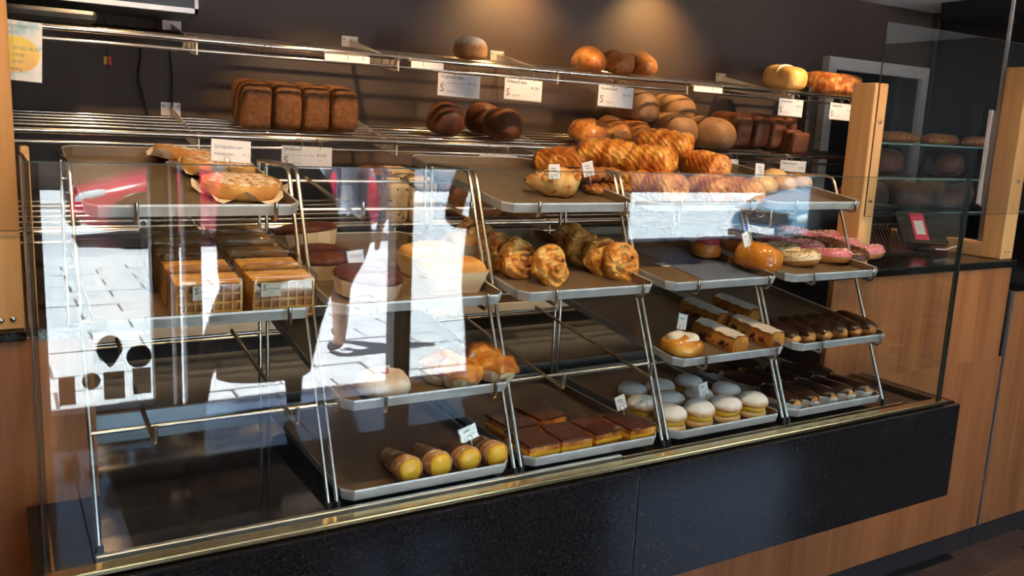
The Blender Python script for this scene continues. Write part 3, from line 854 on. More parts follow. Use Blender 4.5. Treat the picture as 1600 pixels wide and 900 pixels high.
for (px, py, rz, lab) in ((704, 452, .05, 'sponge cake in a folded card boat nearest the glass'), (668, 425, .25, 'sponge cake in a card boat behind the first'), (735, 405, .1, 'sponge cake in a card boat at the back right')):
    place(bk, 'boat_cake', lab, 'cake', tp(1, 3, px, py), (tilt(3), 0, rz), 'sponge cakes in card boats')

# ---- folded puff coils, third rack
def coil_mesh(seed, d=.104, t=.034):
    def f(u, v):
        th = 2 * PI * u
        if v < .14:   # back
            r = d / 2 * v / .14; y = t
        elif v < .34:
            r = d / 2 * (1 + .05 * math.sin((v - .14) / .2 * PI) + .02 * math.sin((v - .14) / .2 * PI * 6)); y = t - (v - .14) / .2 * t * .86
        else:
            k = (v - .34) / .66
            r = d / 2 * (1 - k)
            y = t * .14 - .007 * math.sin(min(1, k * 1.25) * PI * .5) + .0055 * math.sin((r / (d / 2) * 2.6 - u) * 2 * PI) * min(1, k * 3)
        x = r * math.cos(th) * 1.0; z = r * math.sin(th) * .98
        p = Vector((x, y, z))
        p += Vector((nz(p, 28, seed), nz(p, 34, seed + 3), nz(p, 28, seed + 5))) * .008
        return p + Vector((0, 0, d / 2))
    return MB().grid(f, 40, 26, cu=True).mesh('coil', True)
coils = [coil_mesh(s) for s in (1, 2, 3)]
hole = m_blob(.012, .006, .009, .8, .8, 10, 6)
for k, (px, py, ry) in enumerate(((874, 447, 0), (824, 437, .1), (790, 425, .2), (764, 412, .3), (750, 400, .4), (982, 440, 0), (952, 432, .1), (922, 420, .15), (902, 405, .2))):
    q = tp(2, 3, px, py)
    col_ = 'left' if k < 5 else 'right'
    r_ = k if k < 5 else k - 5
    t = thing('puff_coil', f'folded golden puff coil, {rowl[r_]} from the glass in the {col_} row', 'pastry', q, (tilt(3) - .38, 0, .32 - .04 * k), 'folded puff coils')
    link('coil', coils[k % 3], B['coil'], t)
    link('vent', hole, B['choccake'], t, (.006, -.017, .056), (.2, 0, 0))

# ---- fourth rack, upper middle tray: glazed bun, jam cups, painted blue reflection
q = tp(3, 3, 1090, 402)
single('reflection_sheet', m_box(-.11, .10, -.10, .22, 0, .001), B['bluereflection'], 'blue liner sheet on the tray beside the donuts', 'sheet', tq(3, 1.72, .26), (tilt(3), 0, .0))  # flat blue colour painted in for a bluish reflection over this tray
place([('bun', m_blob(.108, .12, .062, .75, .8, 30, 16, .004, 22, 31, .5), B['glaze'])], 'glazed_bun', 'large shiny glazed bun at the tray front beside the donuts', 'pastry', tp(3, 3, 1181, 423) + Vector((0, .0, .001)), (tilt(3), 0, .4), None, (1.12, 1.1, 1.35))
cupk = [('bun', m_blob(.085, .085, .05, .7, .9, 24, 12, .003, 30, 5, .6), B['glaze']), ('clear_cup', MB().lathe([(.036, .0), (.047, .03), (.049, .05), (.046, .056)], 24).mesh('cup', True), B['glasscup']), ('jam', m_blob(.07, .07, .02, .7, .9, 20, 8, .003, 40, 6, .4), B['cherry'])]
for v in cupk[2][1].vertices: v.co.z += .043
for k, (px, py) in enumerate(((1101, 402), (1150, 399), (1135, 383))):
    place(cupk, 'jam_bun', ['left jam bun in a clear cup behind the glazed bun', 'right jam bun in a clear cup behind the glazed bun', 'rear jam bun in a clear cup on the blue sheet'][k], 'pastry', tp(3, 3, px, py) + Vector((0, 0, .001)), (tilt(3), 0, k), 'jam buns in clear cups')
single('price_card', m_box(-.03, .03, -.018, .018, 0, .001), M['card'], 'blank price card lying flat on the tray', 'card', tp(3, 3, 1040, 413), (tilt(3), 0, .3))

# ---- donuts
def donut_kit(g, sp, seed):
    R_, r_ = .030, .0185
    def ring(a0, a1, k, nv):
        def f(u, v):
            th = 2 * PI * u; a = a0 + (a1 - a0) * v
            w = 1 + (.06 * math.sin(th * 5 + seed) if k > 1 and v in (0, 1) else 0)
            rr_ = R_ + r_ * k * math.cos(a)
            return Vector((rr_ * math.cos(th), rr_ * math.sin(th), r_ * .92 * k * math.sin(a) * w + r_ * .9))
        return f
    dough = MB().grid(ring(0, 2 * PI, 1, 14), 30, 14, cu=True).mesh('dough', True)
    gla = MB().grid(ring(-.15, PI + .15, 1.05, 10), 30, 10, cu=True).mesh('glaze', True)
    random.seed(seed); mb = MB()
    for _ in range(230):
        th = random.uniform(0, 2 * PI); a = random.uniform(.0, PI)
        rr_ = R_ + r_ * 1.07 * math.cos(a)
        p = Vector((rr_ * math.cos(th), rr_ * math.sin(th), r_ * .92 * 1.07 * math.sin(a) + r_ * .9))
        MM = Matrix.Translation(p) @ Matrix.Rotation(random.uniform(0, 6), 4, 'Z') @ Matrix.Rotation(random.uniform(-.5, .5), 4, 'X')
        mb.box(-.0026, .0026, -.0008, .0008, -.0007, .0007, 0, MM)
    return [('dough', dough, B['dough']), ('glaze', gla, B[g]), ('sprinkles', mb.mesh('sprinkles'), B[sp])]
dk = {'pink': donut_kit('pink', 'pinksp', 1), 'brown': donut_kit('browng', 'brownsp', 2), 'cream': donut_kit('cream', 'mixsp', 3)}
dlist = [('cream', 1250, 413, 'front'), ('pink', 1298, 410, 'front'), ('brown', 1324, 407, 'front'), ('pink', 1351, 404, 'front'),
         ('cream', 1219, 402, 'second'), ('pink', 1256, 398, 'second'), ('brown', 1290, 394, 'second'), ('pink', 1314, 392, 'second'),
         ('pink', 1212, 390, 'third'), ('brown', 1243, 387, 'third'), ('pink', 1284, 381, 'third'), ('brown', 1200, 380, 'fourth'), ('pink', 1238, 377, 'fourth')]
cnt = {}
cn = {'pink': 'pink glazed donut with pale sprinkles', 'brown': 'brown chocolate sprinkle donut', 'cream': 'cream glazed donut with dark specks'}
for g, px, py, row in dlist:
    k = cnt[(g, row)] = cnt.get((g, row), 0) + 1
    two = sum(1 for a in dlist if a[0] == g and a[3] == row) > 1
    pos = (('left ' if k == 1 else 'right ') if two else '')
    place(dk[g], 'donut', f'{pos}{cn[g]}, {row} row from the glass', 'donut', tp(4, 3, px, py), (tilt(3), 0, px * .37), 'ring donuts', (1.25, 1.25, 1.25))

# ---- eclairs
def eclair_kit(seed, L=.135, w=.04):
    def body(k, z0, zt):
        def f(u, v):
            th = 2 * PI * u
            yy = (v - .5) * L * k
            e = (1 - abs(2 * v - 1) ** 4.5) ** .5
            return Vector((w / 2 * k * e * math.cos(th), yy, .017 + .017 * e * math.sin(th) * k)) 
        return f
    def fb(u, v):
        p = body(1, 0, 0)(u, v); p += Vector((nz(p, 40, seed), 0, nz(p, 35, seed + 2))) * .004
        p.z = max(p.z, .0)
        return p
    dough = MB().grid(fb, 18, 18, cu=True).mesh('choux', True)
    def ft(u, v):
        th = PI * (.04 + .92 * u)
        vv = .06 + .88 * v
        e = (1 - abs(2 * vv - 1) ** 4) ** .5
        wob = .03 * math.sin(9 * v * PI + seed) if u in (0, 1) else 0
        return Vector((w / 2 * 1.1 * e * math.cos(th), (vv - .5) * L * 1.03, .021 + (.018 * e * math.sin(th)) * 1.12 + wob * .03))
    top = MB().grid(ft, 12, 18).mesh('glaze', True)
    return [('choux', dough, B['eclair']), ('chocolate_glaze', top, B['choc'])]
ek = [eclair_kit(1), eclair_kit(2)]
for k in range(6):
    x = X[4] + .045 + .066 * k
    place(ek[k % 2], 'eclair', f'{ordn[k]} of six chocolate eclairs on the tray under the donuts', 'eclair', tq(2, x, .15), (tilt(2), 0, random.uniform(-.06, .06)), 'eclairs under the donuts', (1.35, 1.1, 1.2))
n_ = 24
cupm = MB().loops([[((.02 + .01 * q) * math.cos(2 * PI * k / n_) * 1.0, (.062 + .012 * q) * math.sin(2 * PI * k / n_), .0005 + .022 * q + (.003 * (k % 2) if q else 0)) for k in range(n_)] for q in (0, 1)], True, False).mesh('cup')
ek2 = [[*ek[k], ('paper_cup', cupm, B['cup'])] for k in (0, 1)]
for r, (y, n) in enumerate(((.135, 5), (.285, 5), (.43, 3))):
    for k in range(n):
        x = X[4] + .055 + .075 * k + (.02 if r == 1 else 0)
        place(ek2[(k + r) % 2], 'eclair', f'{ordn[k]} eclair in a paper cup, {rowl[r]} row of the bottom tray', 'eclair', tq(1, x, y), (tilt(1), 0, .12 + random.uniform(-.1, .1)), 'eclairs in paper cups', (1.4, 1.1, 1.3))

# ---- iced rosette and strudel slices, fourth rack
ros = m_blob(.105, .105, .05, .75, .9, 36, 18, .006, 26, 41, .5, lambda p, x, y, z: p + Vector((0, 0, .004 * math.sin(3 * math.atan2(y, x) + 90 * math.hypot(p.x, p.y)) if z > 0 else 0)))
ice = m_blob(.078, .07, .018, .8, .8, 30, 10, .012, 40, 42, .4)
for v in ice.vertices: v.co.z += .037
place([('bun', ros, B['glaze']), ('icing', ice, B['icing'])], 'iced_bun', 'round golden bun with white icing beside the strudel', 'pastry', tp(3, 2, 1063, 552), (tilt(2), 0, 0))
def strudel_kit(seed):
    L, w, h = .15, .062, .042
    def sec(y, k):
        return [(-w / 2, y, 0), (w / 2, y, 0), (w / 2 + .002, y, h * .45), (w * .36, y, h * .9 * k), (0, y, h * k), (-w * .36, y, h * .92 * k), (-w / 2 - .002, y, h * .45)]
    body = MB().loops([sec(-L / 2 + L * j / 8, 1 + .05 * math.sin(j * 1.7 + seed)) for j in range(9)]).mesh('body', True, angle=.7)
    top = MB().grid(lambda u, v: Vector(((u - .5) * w * .9, (v - .5) * L * .97, h * (1.06 - .15 * abs(2 * u - 1) ** 2.5 ) + .0015 + .002 * math.sin(v * 23 + u * 9))), 10, 14).mesh('icing', True)
    fill = MB()
    random.seed(seed)
    for _ in range(16):
        p = Vector((-w / 2 - .001, random.uniform(-.06, .06), random.uniform(.006, .02)))
        r0 = random.uniform(.003, .006)
        fill.lathe([(r0 * .6, -r0), (r0, 0), (r0 * .6, r0)], 7, 0, Matrix.Translation(p))
    return [('slice', body, B['gold']), ('icing', top, B['icing']), ('raisins', fill.mesh('raisins', True), B['choccake'])]
STUFFY.add('raisins')
for k, (px, py, lab) in enumerate(((1143, 545, 'iced strudel slice nearest the round iced bun'), (1200, 538, 'iced strudel slice at the right of the tray front'), (1118, 508, 'strudel slice behind, in shade, left'), (1168, 500, 'strudel slice behind, in shade, right'))):
    place(strudel_kit(k + 1), 'strudel_slice', lab, 'pastry', tp(3, 2, px, py) + Vector((0, .05, .0065)), (tilt(2), 0, .08), 'strudel slices')

# ---- white bun and golden tarts, second rack
wb = m_blob(.115, .10, .045, .7, .85, 30, 14, .004, 40, 51, .5)
ch = m_blob(.018, .018, .014, .9, .9, 14, 8)
for v in ch.vertices: v.co.z += .043
place([('bun', wb, B['whitebun']), ('cherry', ch, B['cherry'])], 'sugared_bun', 'pale sugared bun with a red cherry on top', 'pastry', tp(1, 2, 598, 612), (tilt(2), 0, 0))
def tartlet_kit(seed):
    n = 28
    cup = MB().loops([[((a + .002 * (k % 2)) * math.cos(2 * PI * k / n), (a + .002 * (k % 2)) * math.sin(2 * PI * k / n), z) for k in range(n)] for a, z in ((.036, 0), (.05, .026))], True, True).mesh('cup')
    top = m_blob(.102, .102, .038, .7, .9, 32, 14, .013, 42, seed, .35)
    for v in top.vertices: v.co.z += .02
    return [('paper_case', cup, B['parchment']), ('filling', top, B['puff'])]
for k, (px, py, lab) in enumerate(((688, 592, 'golden tart at the left of the four tarts'), (716, 601, 'golden tart at the tray front beside the clasped card'), (772, 593, 'golden tart at the right front corner of its tray'), (748, 574, 'golden tart at the back, pierced by a price card'))):
    place(tartlet_kit(k + 60), 'golden_tart', lab, 'tart', tp(1, 2, px, py), (tilt(2), 0, k), 'golden tarts')

# ---- custard horns
def horn_kit(seed):
    L = .115
    def f(u, v):
        th = 2 * PI * u
        r = .030 - .012 * v + .0022 * math.sin((v * 5.5 - u) * 2 * PI)
        if v < .02: r *= .86
        p = Vector((r * math.cos(th), v * L, r * math.sin(th) + .030))
        return p + Vector((0, 0, -.010 * v))
    body = MB().grid(f, 24, 34, cu=True)
    body.add([(.0, L + .003, .02)], [], 0)
    n0 = 24 * 33; ap = 24 * 34
    for k in range(24): body.f.append((n0 + k, n0 + (k + 1) % 24, ap)); body.mi.append(0)
    cr = m_blob(.051, .022, .051, .8, .9, 20, 12, .003, 60, seed, 1.0)
    for v in cr.vertices: v.co += Vector((0, .001, .0045))
    return [('pastry_horn', body.mesh('horn', True), B['horn']), ('custard', cr, B['custard'])]
hk = [horn_kit(1), horn_kit(2)]
for k, x in enumerate((.725, .795, .866, .936)):
    place(hk[k % 2], 'custard_horn', f'{ordn[k]} of four custard filled pastry horns', 'pastry', tq(1, x, .075), (tilt(1), 0, .05 - .03 * k), 'custard horns')

# ---- chocolate topped slices
def slice_kit(seed):
    w, d = .082, .108
    def slab(z0, z1, e, sd):
        def f(u, v):
            return None
        mb = MB(); n = 14
        L = []
        for z in (z0, (z0 + z1) / 2, z1):
            l = []
            for k in range(4 * n):
                s, q = divmod(k, n); q /= n
                x, y = [(-1 + 2 * q, -1), (1, -1 + 2 * q), (1 - 2 * q, 1), (-1, 1 - 2 * q)][s]
                ee = e + .002 * nz((x * .1, y * .1, z), 60, sd)
                l.append((x * (w / 2 + ee), y * (d / 2 + ee), z + .0012 * nz((x * .1, y * .1, z), 30, sd)))
            L.append(l)
        return mb.loops(L).mesh('slab')
    return [('puff_base', slab(0, .013, 0, seed), B['puff']), ('custard_layer', slab(.013, .021, .002, seed + 1), B['custard']), ('puff_layer', slab(.021, .034, 0, seed + 2), B['puff']), ('chocolate_top', slab(.034, .039, .001, seed + 3), B['choctop'])]
skit = [slice_kit(1), slice_kit(5)]
for k, (x, y, rz, lab) in enumerate(((1.06, .125, .03, 'chocolate topped puff slice at the left front corner of its tray'), (1.155, .125, -.04, 'second chocolate topped puff slice in the front row'), (1.25, .135, .1, 'third chocolate puff slice, its custard showing'), (1.35, .125, .08, 'chocolate puff slice at the right end of the front row'), (1.075, .245, .1, 'left chocolate puff slice of the back row'), (1.175, .27, .12, 'right chocolate puff slice of the back row'))):
    place(skit[k % 2], 'puff_slice', lab, 'pastry', tq(1, x, y), (tilt(1), 0, rz), 'chocolate puff slices')

# ---- powdered cream buns
def bun_kit(seed):
    base = m_blob(.086, .074, .022, .6, .85, 26, 10, .003, 40, seed, .8)
    cr = m_blob(.080, .068, .018, .5, .85, 26, 10, .004, 60, seed + 1, .9)
    for v in cr.vertices: v.co.z += .017
    lid = m_blob(.09, .078, .034, .8, .85, 28, 12, .003, 30, seed + 2, .35)
    for v in lid.vertices: v.co.z += .03 + .06 * v.co.y
    return [('bun_base', base, B['bunbase']), ('custard', cr, B['custard']), ('bun_lid', lid, B['sugarbun'])]
bunk = [bun_kit(1), bun_kit(9)]
cx = 0
for r, (y, xs) in enumerate(((.11, (1.475, 1.574, 1.673, 1.772)), (.20, (1.455, 1.55, 1.655, 1.76)), (.30, (1.50, 1.60, 1.71)))):
    for k, x in enumerate(xs):
        place(bunk[(k + r) % 2], 'cream_bun', f'{ordn[k]} powdered cream bun in the {rowl[r]} row', 'pastry', tq(1, x, y), (tilt(1), 0, .5 + random.uniform(-.2, .2)), 'powdered cream buns', (1.04, 1.04, 1.04))

# ---- croissant, pecan braids, chocolate rolls and buns on the top trays
def croissant_mesh(L=.15, W=.062, seed=1):
    def f(u, v):
        th = 2 * PI * u; s = 2 * v - 1
        r = (W / 2) * max(.02, (1 - abs(s) ** 1.8)) ** .62 * (1 + .07 * math.cos(s * PI * 4.5))
        cx_ = s * L / 2; cy_ = .035 * s * s
        p = Vector((cx_ + .0, cy_ + r * math.cos(th), r * .95 * math.sin(th) + W * .42))
        p += Vector((nz(p, 30, seed), nz(p, 30, seed + 1), nz(p, 30, seed + 2))) * .004
        p.z = max(0, p.z)
        return p
    return MB().grid(f, 22, 40, cu=True).mesh('croissant', True)
random.seed(5)
cm = croissant_mesh()
flk = MB()
for _ in range(40):
    s = random.uniform(-.8, .8); a = random.uniform(.15, .85) * PI
    r = .031 * (1 - abs(s) ** 1.8) ** .62 * 1.07
    p = Vector((s * .075, .035 * s * s + r * math.cos(a), r * .95 * math.sin(a) + .026))
    flk.box(-.004, .004, -.0025, .0025, -.0006, .0006, 0, Matrix.Translation(p) @ Matrix.Rotation(a - PI / 2, 4, 'X') @ Matrix.Rotation(random.uniform(0, 3), 4, 'Z'))
place([('croissant', cm, B['croissant']), ('almond_flakes', flk.mesh('flakes'), B['puff'])], 'flaked_croissant', 'pale croissant covered in flakes on the third rack top tray', 'croissant', tp(2, 4, 874, 306), (tilt(4), 0, .12), None, (1.18, 1.2, 1.3))
def braid_mesh(seed):
    def f(u, v):
        th = 2 * PI * u; s = 2 * v - 1
        e = max(.03, 1 - abs(s) ** 4) ** .5
        wv = 1 + .12 * math.cos(s * PI * 7 + math.sin(th))
        p = Vector((s * .075, .03 * e * wv * math.cos(th), .015 * e * wv * math.sin(th) + .0155))
        p += Vector((0, nz(p, 80, seed), nz(p, 80, seed + 1))) * .004
        return p
    return MB().grid(f, 20, 48, cu=True).mesh('braid', True)
for k, (px, py, dz, rz) in enumerate(((958, 306, 0, .05), (945, 305, .036, -.02), (905, 268, 0, .3))):
    place([('braid', braid_mesh(k), B['pecan'])], 'pecan_braid', ['lower pecan braid under the pecan price card', 'upper pecan braid lying on another braid', 'pecan braid far back behind the price cards'][k], 'pastry', tp(2, 4, px, py) + Vector((0, .03, dz)), (tilt(4), 0, rz), 'pecan braids', (1.05, 1.1, 1.15))
def roll_kit(seed, L=.15, R_=.036):
    def f(u, v):
        th = 2 * PI * u
        if v < .12 or v > .88:
            k = v / .12 if v < .12 else (1 - v) / .12
            r = R_ * (.05 + .82 * k ** .8); sgn = -1 if v < .12 else 1
            x = sgn * (L / 2 - .006 * k * k + .0035 * math.sin((k * 2.2 + u * sgn) * 2 * PI))
        else:
            s = (v - .12) / .76
            x = (s - .5) * (L - .008)
            r = R_ * (.87 + .24 * math.sin(s * PI) ** .6) * (1 + .045 * math.sin((s * 4 + u * 2) * 2 * PI) + .02 * math.sin((s * 11 - u) * 2 * PI))
        p = Vector((x, r * 1.04 * math.cos(th), r * .92 * math.sin(th)))
        p += Vector((0, nz(p, 25, seed), nz(p, 25, seed + 1))) * .003
        return p
    body = MB().grid(f, 28, 44, cu=True).mesh('roll', True)
    st = MB().tube([(-L / 2 + .0005, .009, .004), (L / 2 - .0005, .009, .004)], .0045, 8).tube([(-L / 2 + .0005, -.010, -.003), (L / 2 - .0005, -.010, -.003)], .0045, 8).mesh('sticks', True, angle=1)
    return [('pastry_roll', body, B['roll']), ('chocolate_sticks', st, B['choccake'])]
rk_ = [roll_kit(1), roll_kit(4), roll_kit(8)]
rolls = [(1034, 293, .31, -1.75, 'chocolate roll at the front left of the pile'), (1106, 296, .31, -1.8, 'chocolate roll in the middle of the pile front'), (1152, 300, .31, -1.7, 'chocolate roll at the front right of the pile'),
         (985, 285, .44, -1.5, 'chocolate roll low at the left behind the braids'), (1000, 265, .46, -1.3, 'chocolate roll in the dark middle of the pile'),
         (1100, 258, .44, -1.65, 'chocolate roll on the right shoulder of the pile'), (1010, 250, .40, -1.15, 'long chocolate roll across the pile middle, its end to the right'), (948, 240, .50, -.9, 'chocolate roll on the left shoulder of the pile'),
         (1038, 224, .52, -1.1, 'chocolate roll on the very top of the pile'), (880, 252, .60, -.9, 'chocolate roll far back at the left, above the price cards'), (930, 262, .56, -.8, 'chocolate roll half hidden behind the pecan card')]
for k, (px, py, y, rz, lab) in enumerate(rolls):
    place(rk_[k % 3], 'chocolate_roll', lab, 'pastry', at(px, py, y), (tilt(4) * .5, .05 * (k % 3 - 1), rz), 'chocolate rolls', (1.12, 1.16, 1.16))
for k, (px, py, sz) in enumerate(((1190, 300, .085), (1222, 297, .078), (1248, 294, .075), (1208, 287, .08))):
    place([('bun', m_blob(sz * 1.2, sz, sz * .62, .8, .85, 26, 14, .003, 22, 70 + k, .5), B['tan'])], 'soft_bun', ['pale soft bun beside the price card at the tray front', 'second pale soft bun along the tray front', 'smallest pale soft bun towards the right', 'pale soft bun behind the others'][k], 'bun', tp(4, 4, px, py), (tilt(4), 0, .5), 'pale soft buns')
# ================================================================== POSTS, PANES, SIGNS
post = m_rbox(2.44, 2.506, .336, .425, 1.216, 1.822, .003, 1)
pt = single('guard_post', post, M['pine'], 'pine post on the black worktop right of the display', 'post')
bolt = MB().lathe([(.0, 0), (.007, .0), (.0075, .004), (.003, .006)], 12).mesh('bolt', True)
for z in (1.445, 1.70):
    link('bolt', bolt, M['steel'], pt, (2.478, .336, z), (PI / 2, 0, 0))
pt2 = thing('wooden_upright', 'pine post with foot rail at the far right of the worktop', 'post', (3.333, .38, 1.216))
link('post', m_rbox(-.038, .040, -.044, .04, 0, .72, .003, 1), M['pine'], pt2)
link('foot_rail', m_rbox(-.036, .03, .04, .62, 0, .058, .003, 1), M['pinex'], pt2)
for dx in (-.012, .012): link('nail', bolt, M['black'], pt2, (dx, -.044, .03), (PI / 2, 0, 0), (.4, .4, .4))
link('bolt', bolt, M['steel'], pt2, (.0, -.044, .30), (PI / 2, 0, 0))
zb_, zt_ = at(1350, 338, .328).z, at(1382, 33, .328).z
sg = thing('sneeze_guard', 'large clear sneeze guard pane fixed across the pine posts', 'glass', (0, .328, 0))
link('pane', m_box(2.448, 3.62, -.002, .002, zb_, zt_), M['plexi'], sg)
link('polished_edge', m_box(2.447, 2.448, -.0022, .0022, zb_, zt_), M['kick'], sg)
link('polished_edge', m_box(2.448, 3.62, -.0022, .0022, zt_, zt_ + .0008), M['kick'], sg)
link('polished_edge', m_box(2.448, 3.62, -.0022, .0022, zb_ - .0012, zb_), M['kick'], sg)
sg2 = thing('side_guard', 'tall clear side pane standing on the pine foot rail', 'glass', (3.31, 0, 1.274))
link('pane', m_box(-.002, .002, .43, .445, 0, 1.12), M['plexi'], sg2)
link('polished_edge', m_box(-.005, .005, .432, .443, 0, 1.12), M['alup'], sg2)
lp = thing('guard_post', 'pine post with two bolts at the left edge of the display', 'post', (-.01, .38, 1.206))
link('post', m_rbox(-.25, .046, -.045, .03, 0, 1.25, .003, 1), M['pine'], lp)
for p_ in (at(20, 498, .334), at(1, 500, .334)):
    link('bolt', bolt, M['steel'], lp, p_ - Vector((-.01, .38, 1.206)), (PI / 2, 0, 0), (.8, .8, .8))
zlb = at(20, 360, .326).z
sg3 = thing('sneeze_guard', 'clear sneeze guard pane in front of the left pine post', 'glass', (0, .326, 0))
link('pane', m_box(-.9, .043, -.002, .002, zlb, 2.3), M['plexi'], sg3)
link('polished_edge', m_box(-.9, .043, -.0022, .0022, zlb - .0012, zlb), M['kick'], sg3)
single('side_board', m_rbox(.046, .062, .44, .52, 1.0, 1.545, .002, 1), M['pine'], 'narrow pine board behind the left corner of the display', 'board')

# opening hours sheet, watercolour lemon print
def hours_mat():
    m, nt, b = newmat('lemon_print')
    setp(b, None, .7)
    tc = nt.nodes.new('ShaderNodeTexCoord')
    mp = nt.nodes.new('ShaderNodeMapping'); mp.inputs['Location'].default_value = (-.66, 0, -.44); 
    nt.links.new(tc.outputs['Generated'], mp.inputs[0])
    sx = nt.nodes.new('ShaderNodeMapping'); sx.inputs['Scale'].default_value = (3.0, 0, 3.1); sx.inputs['Rotation'].default_value = (0, .5, 0)
    nt.links.new(mp.outputs[0], sx.inputs[0])
    ln = nt.nodes.new('ShaderNodeVectorMath'); ln.operation = 'LENGTH'
    nt.links.new(sx.outputs[0], ln.inputs[0])
    n1 = tex(nt, tc.outputs['Generated'], 3.0, 3)
    base = ramp(nt, n1.outputs[0], [(.40, (.78, .72, .62)), (.55, (.70, .72, .66)), (.66, (.36, .56, .55))])
    n2 = tex(nt, tc.outputs['Generated'], 2.2, 2)
    lem = ramp(nt, n2.outputs[0], [(.4, (.86, .62, .12)), (.62, (.84, .50, .14))])
    c = mixc(nt, rng(nt, ln.outputs['Value'], .98, .90), base, lem)
    nt.links.new(c, b.inputs['Base Color'])
    return m
TLh, BRh = at(66, 37, .45), at(71, 130, .45)
wv_, hv_ = .13, TLh.z - BRh.z
hs = single('opening_hours_sheet', m_box(-wv_, 0, -.0005, .0005, -hv_, 0), hours_mat(), 'opening hours sheet printed with a yellow lemon', 'sign', (TLh.x, .45, TLh.z), (0, .05, 0))
sc = hv_
for s, xr, zz, sz in (('Openingsuren', -.30, .115, .095), ('2022', -.62, .235, .085), ('07.00-18.00', -.07, .485, .085), ('07.00-17.00', -.42, .60, .085), ('07.00-16.00', -.45, .71, .085), ('Zondag', -.47, .83, .085)):
    tm = text_mesh(s, sz * sc, 0)
    w_ = max(v.co.x for v in tm.vertices)
    link('lettering', tm, M['ink2'], hs, (xr * .058 - w_ - (.006 if xr < -.2 else 0), -.0012, -zz * sc), (PI / 2, 0, 0))

# hanging price signs on the bread shelves
ring_m = MB().tube([(0, .020 * math.cos(t), .020 * math.sin(t) + .0) for t in [2 * PI * k / 18 for k in range(19)]], .0011, 5, cap=False).mesh('ring', True)
def hang_sign(title, shelf, x0, x1, ytop, ybot, price, label, sub=True, rot=0.02):
    y = 1.472
    a = at(x0, ytop, y); b = at(x1, ytop, y); c = at(x0, ybot, y)
    w = b.x - a.x; h = a.z - c.z
    t = thing('price_sign', label, 'sign', (a.x, y, a.z), (0, rot, 0), 'hanging price signs')
    link('card', m_rbox(0, w, -.001, .001, -h, 0, .0005, 1), M['card'], t)
    link('holder_strip', m_box(0, w, -.0014, .0012, -h - .004, -h), M['plexi'] if False else M['plate'], t)
    for fx in (.33, .72):
        link('ring', ring_m, M['steel'], t, (w * fx, .012, .006), (0, 0, .5))
    if title: lettering(title, h * .20, M['ink'], t, w * .05, -h * .22)
    if price:
        lettering('€ ' + price, h * .17, M['ink'], t, w * .70, -h * .46)
        lettering('6 st.' if False else 'kr snij', h * .085, M['ink2'], t, w * .72, -h * .68)
    if sub:
        for k in range(5):
            link('print_line', m_box(w * (.06 + .12 * k), w * (.155 + .12 * k), -.0016, -.001, -h * .43 - .0012, -h * .43 + .0004), M['ink2'], t)
    lettering('S', h * .52, M['inkred'], t, w * .04, -h * .86)
    lettering('chreurs', h * .15, M['ink2'], t, w * .20, -h * .86, shear=.3)
    return t
hang_sign('13-granen klein', 'top', 685, 751, 113, 147, '1.75', 'white price sign reading 13-granen klein')
hang_sign('Volkoren klein', 'top', 789, 848, 121, 153, '1.75', 'white price sign reading Volkoren klein', False)
hang_sign('Notenbrood', 'top', 936, 991, 132, 164, '3.75', 'white price sign reading Notenbrood', False)
hang_sign('Tarwebrood', 'top', 1218, 1256, 153, 179, '2.50', 'white price sign reading Tarwebrood under the pale loaf', False)
hang_sign('Tijgerbrood', 'top', 1298, 1335, 160, 185, '2.60', 'white price sign reading Tijgerbrood under the tiger loaves', False)
hang_sign('Waldkorn', 'middle', 440, 519, 227, 260, '2.20', 'white price sign reading Waldkorn over the almond tarts')
hang_sign('Roggebrood', 'middle', 749, 808, 241, 268, '2.40', 'white price sign reading Roggebrood behind the empty tray', False)
hang_sign('Volkoren groot', 'middle', 1220, 1260, 250, 277, '2.70', 'white price sign reading Volkoren groot at the right', False)
hang_sign('', 'middle', 1132, 1154, 248, 262, '', 'blank white sign behind the chocolate rolls', False)
for nm, pxs in (('top', (410, 420, 538, 562, 636, 656, 868, 890, 1112, 1128)), ('middle', (468, 492, 760, 788, 890, 902, 1190))):
    for kk, px in enumerate(pxs):
        x = at(px, {'top': 80, 'middle': 225}[nm], 1.5).x
        single('wire_ring', ring_m, M['steel'], f'{ordn[kk]} empty wire ring from the left on the {nm} shelf rail', 'ring', (x, 1.5, SH[nm] - .012), (0, 0, .4), f'empty wire rings on the {nm} shelf')
for x0, x1, nm in ((at(505, 92, 1.5).x, at(575, 98, 1.5).x, 'left'), (at(640, 104, 1.5).x, at(690, 108, 1.5).x, 'middle'), (at(1080, 143, 1.5).x, at(1125, 146, 1.5).x, 'right')):
    single('shelf_strip', m_box(x0, x1, 1.484, 1.487, SH['top'] - .032, SH['top'] - .008), M['card'], f'{nm} blank label strip behind the top shelf rail', 'label')

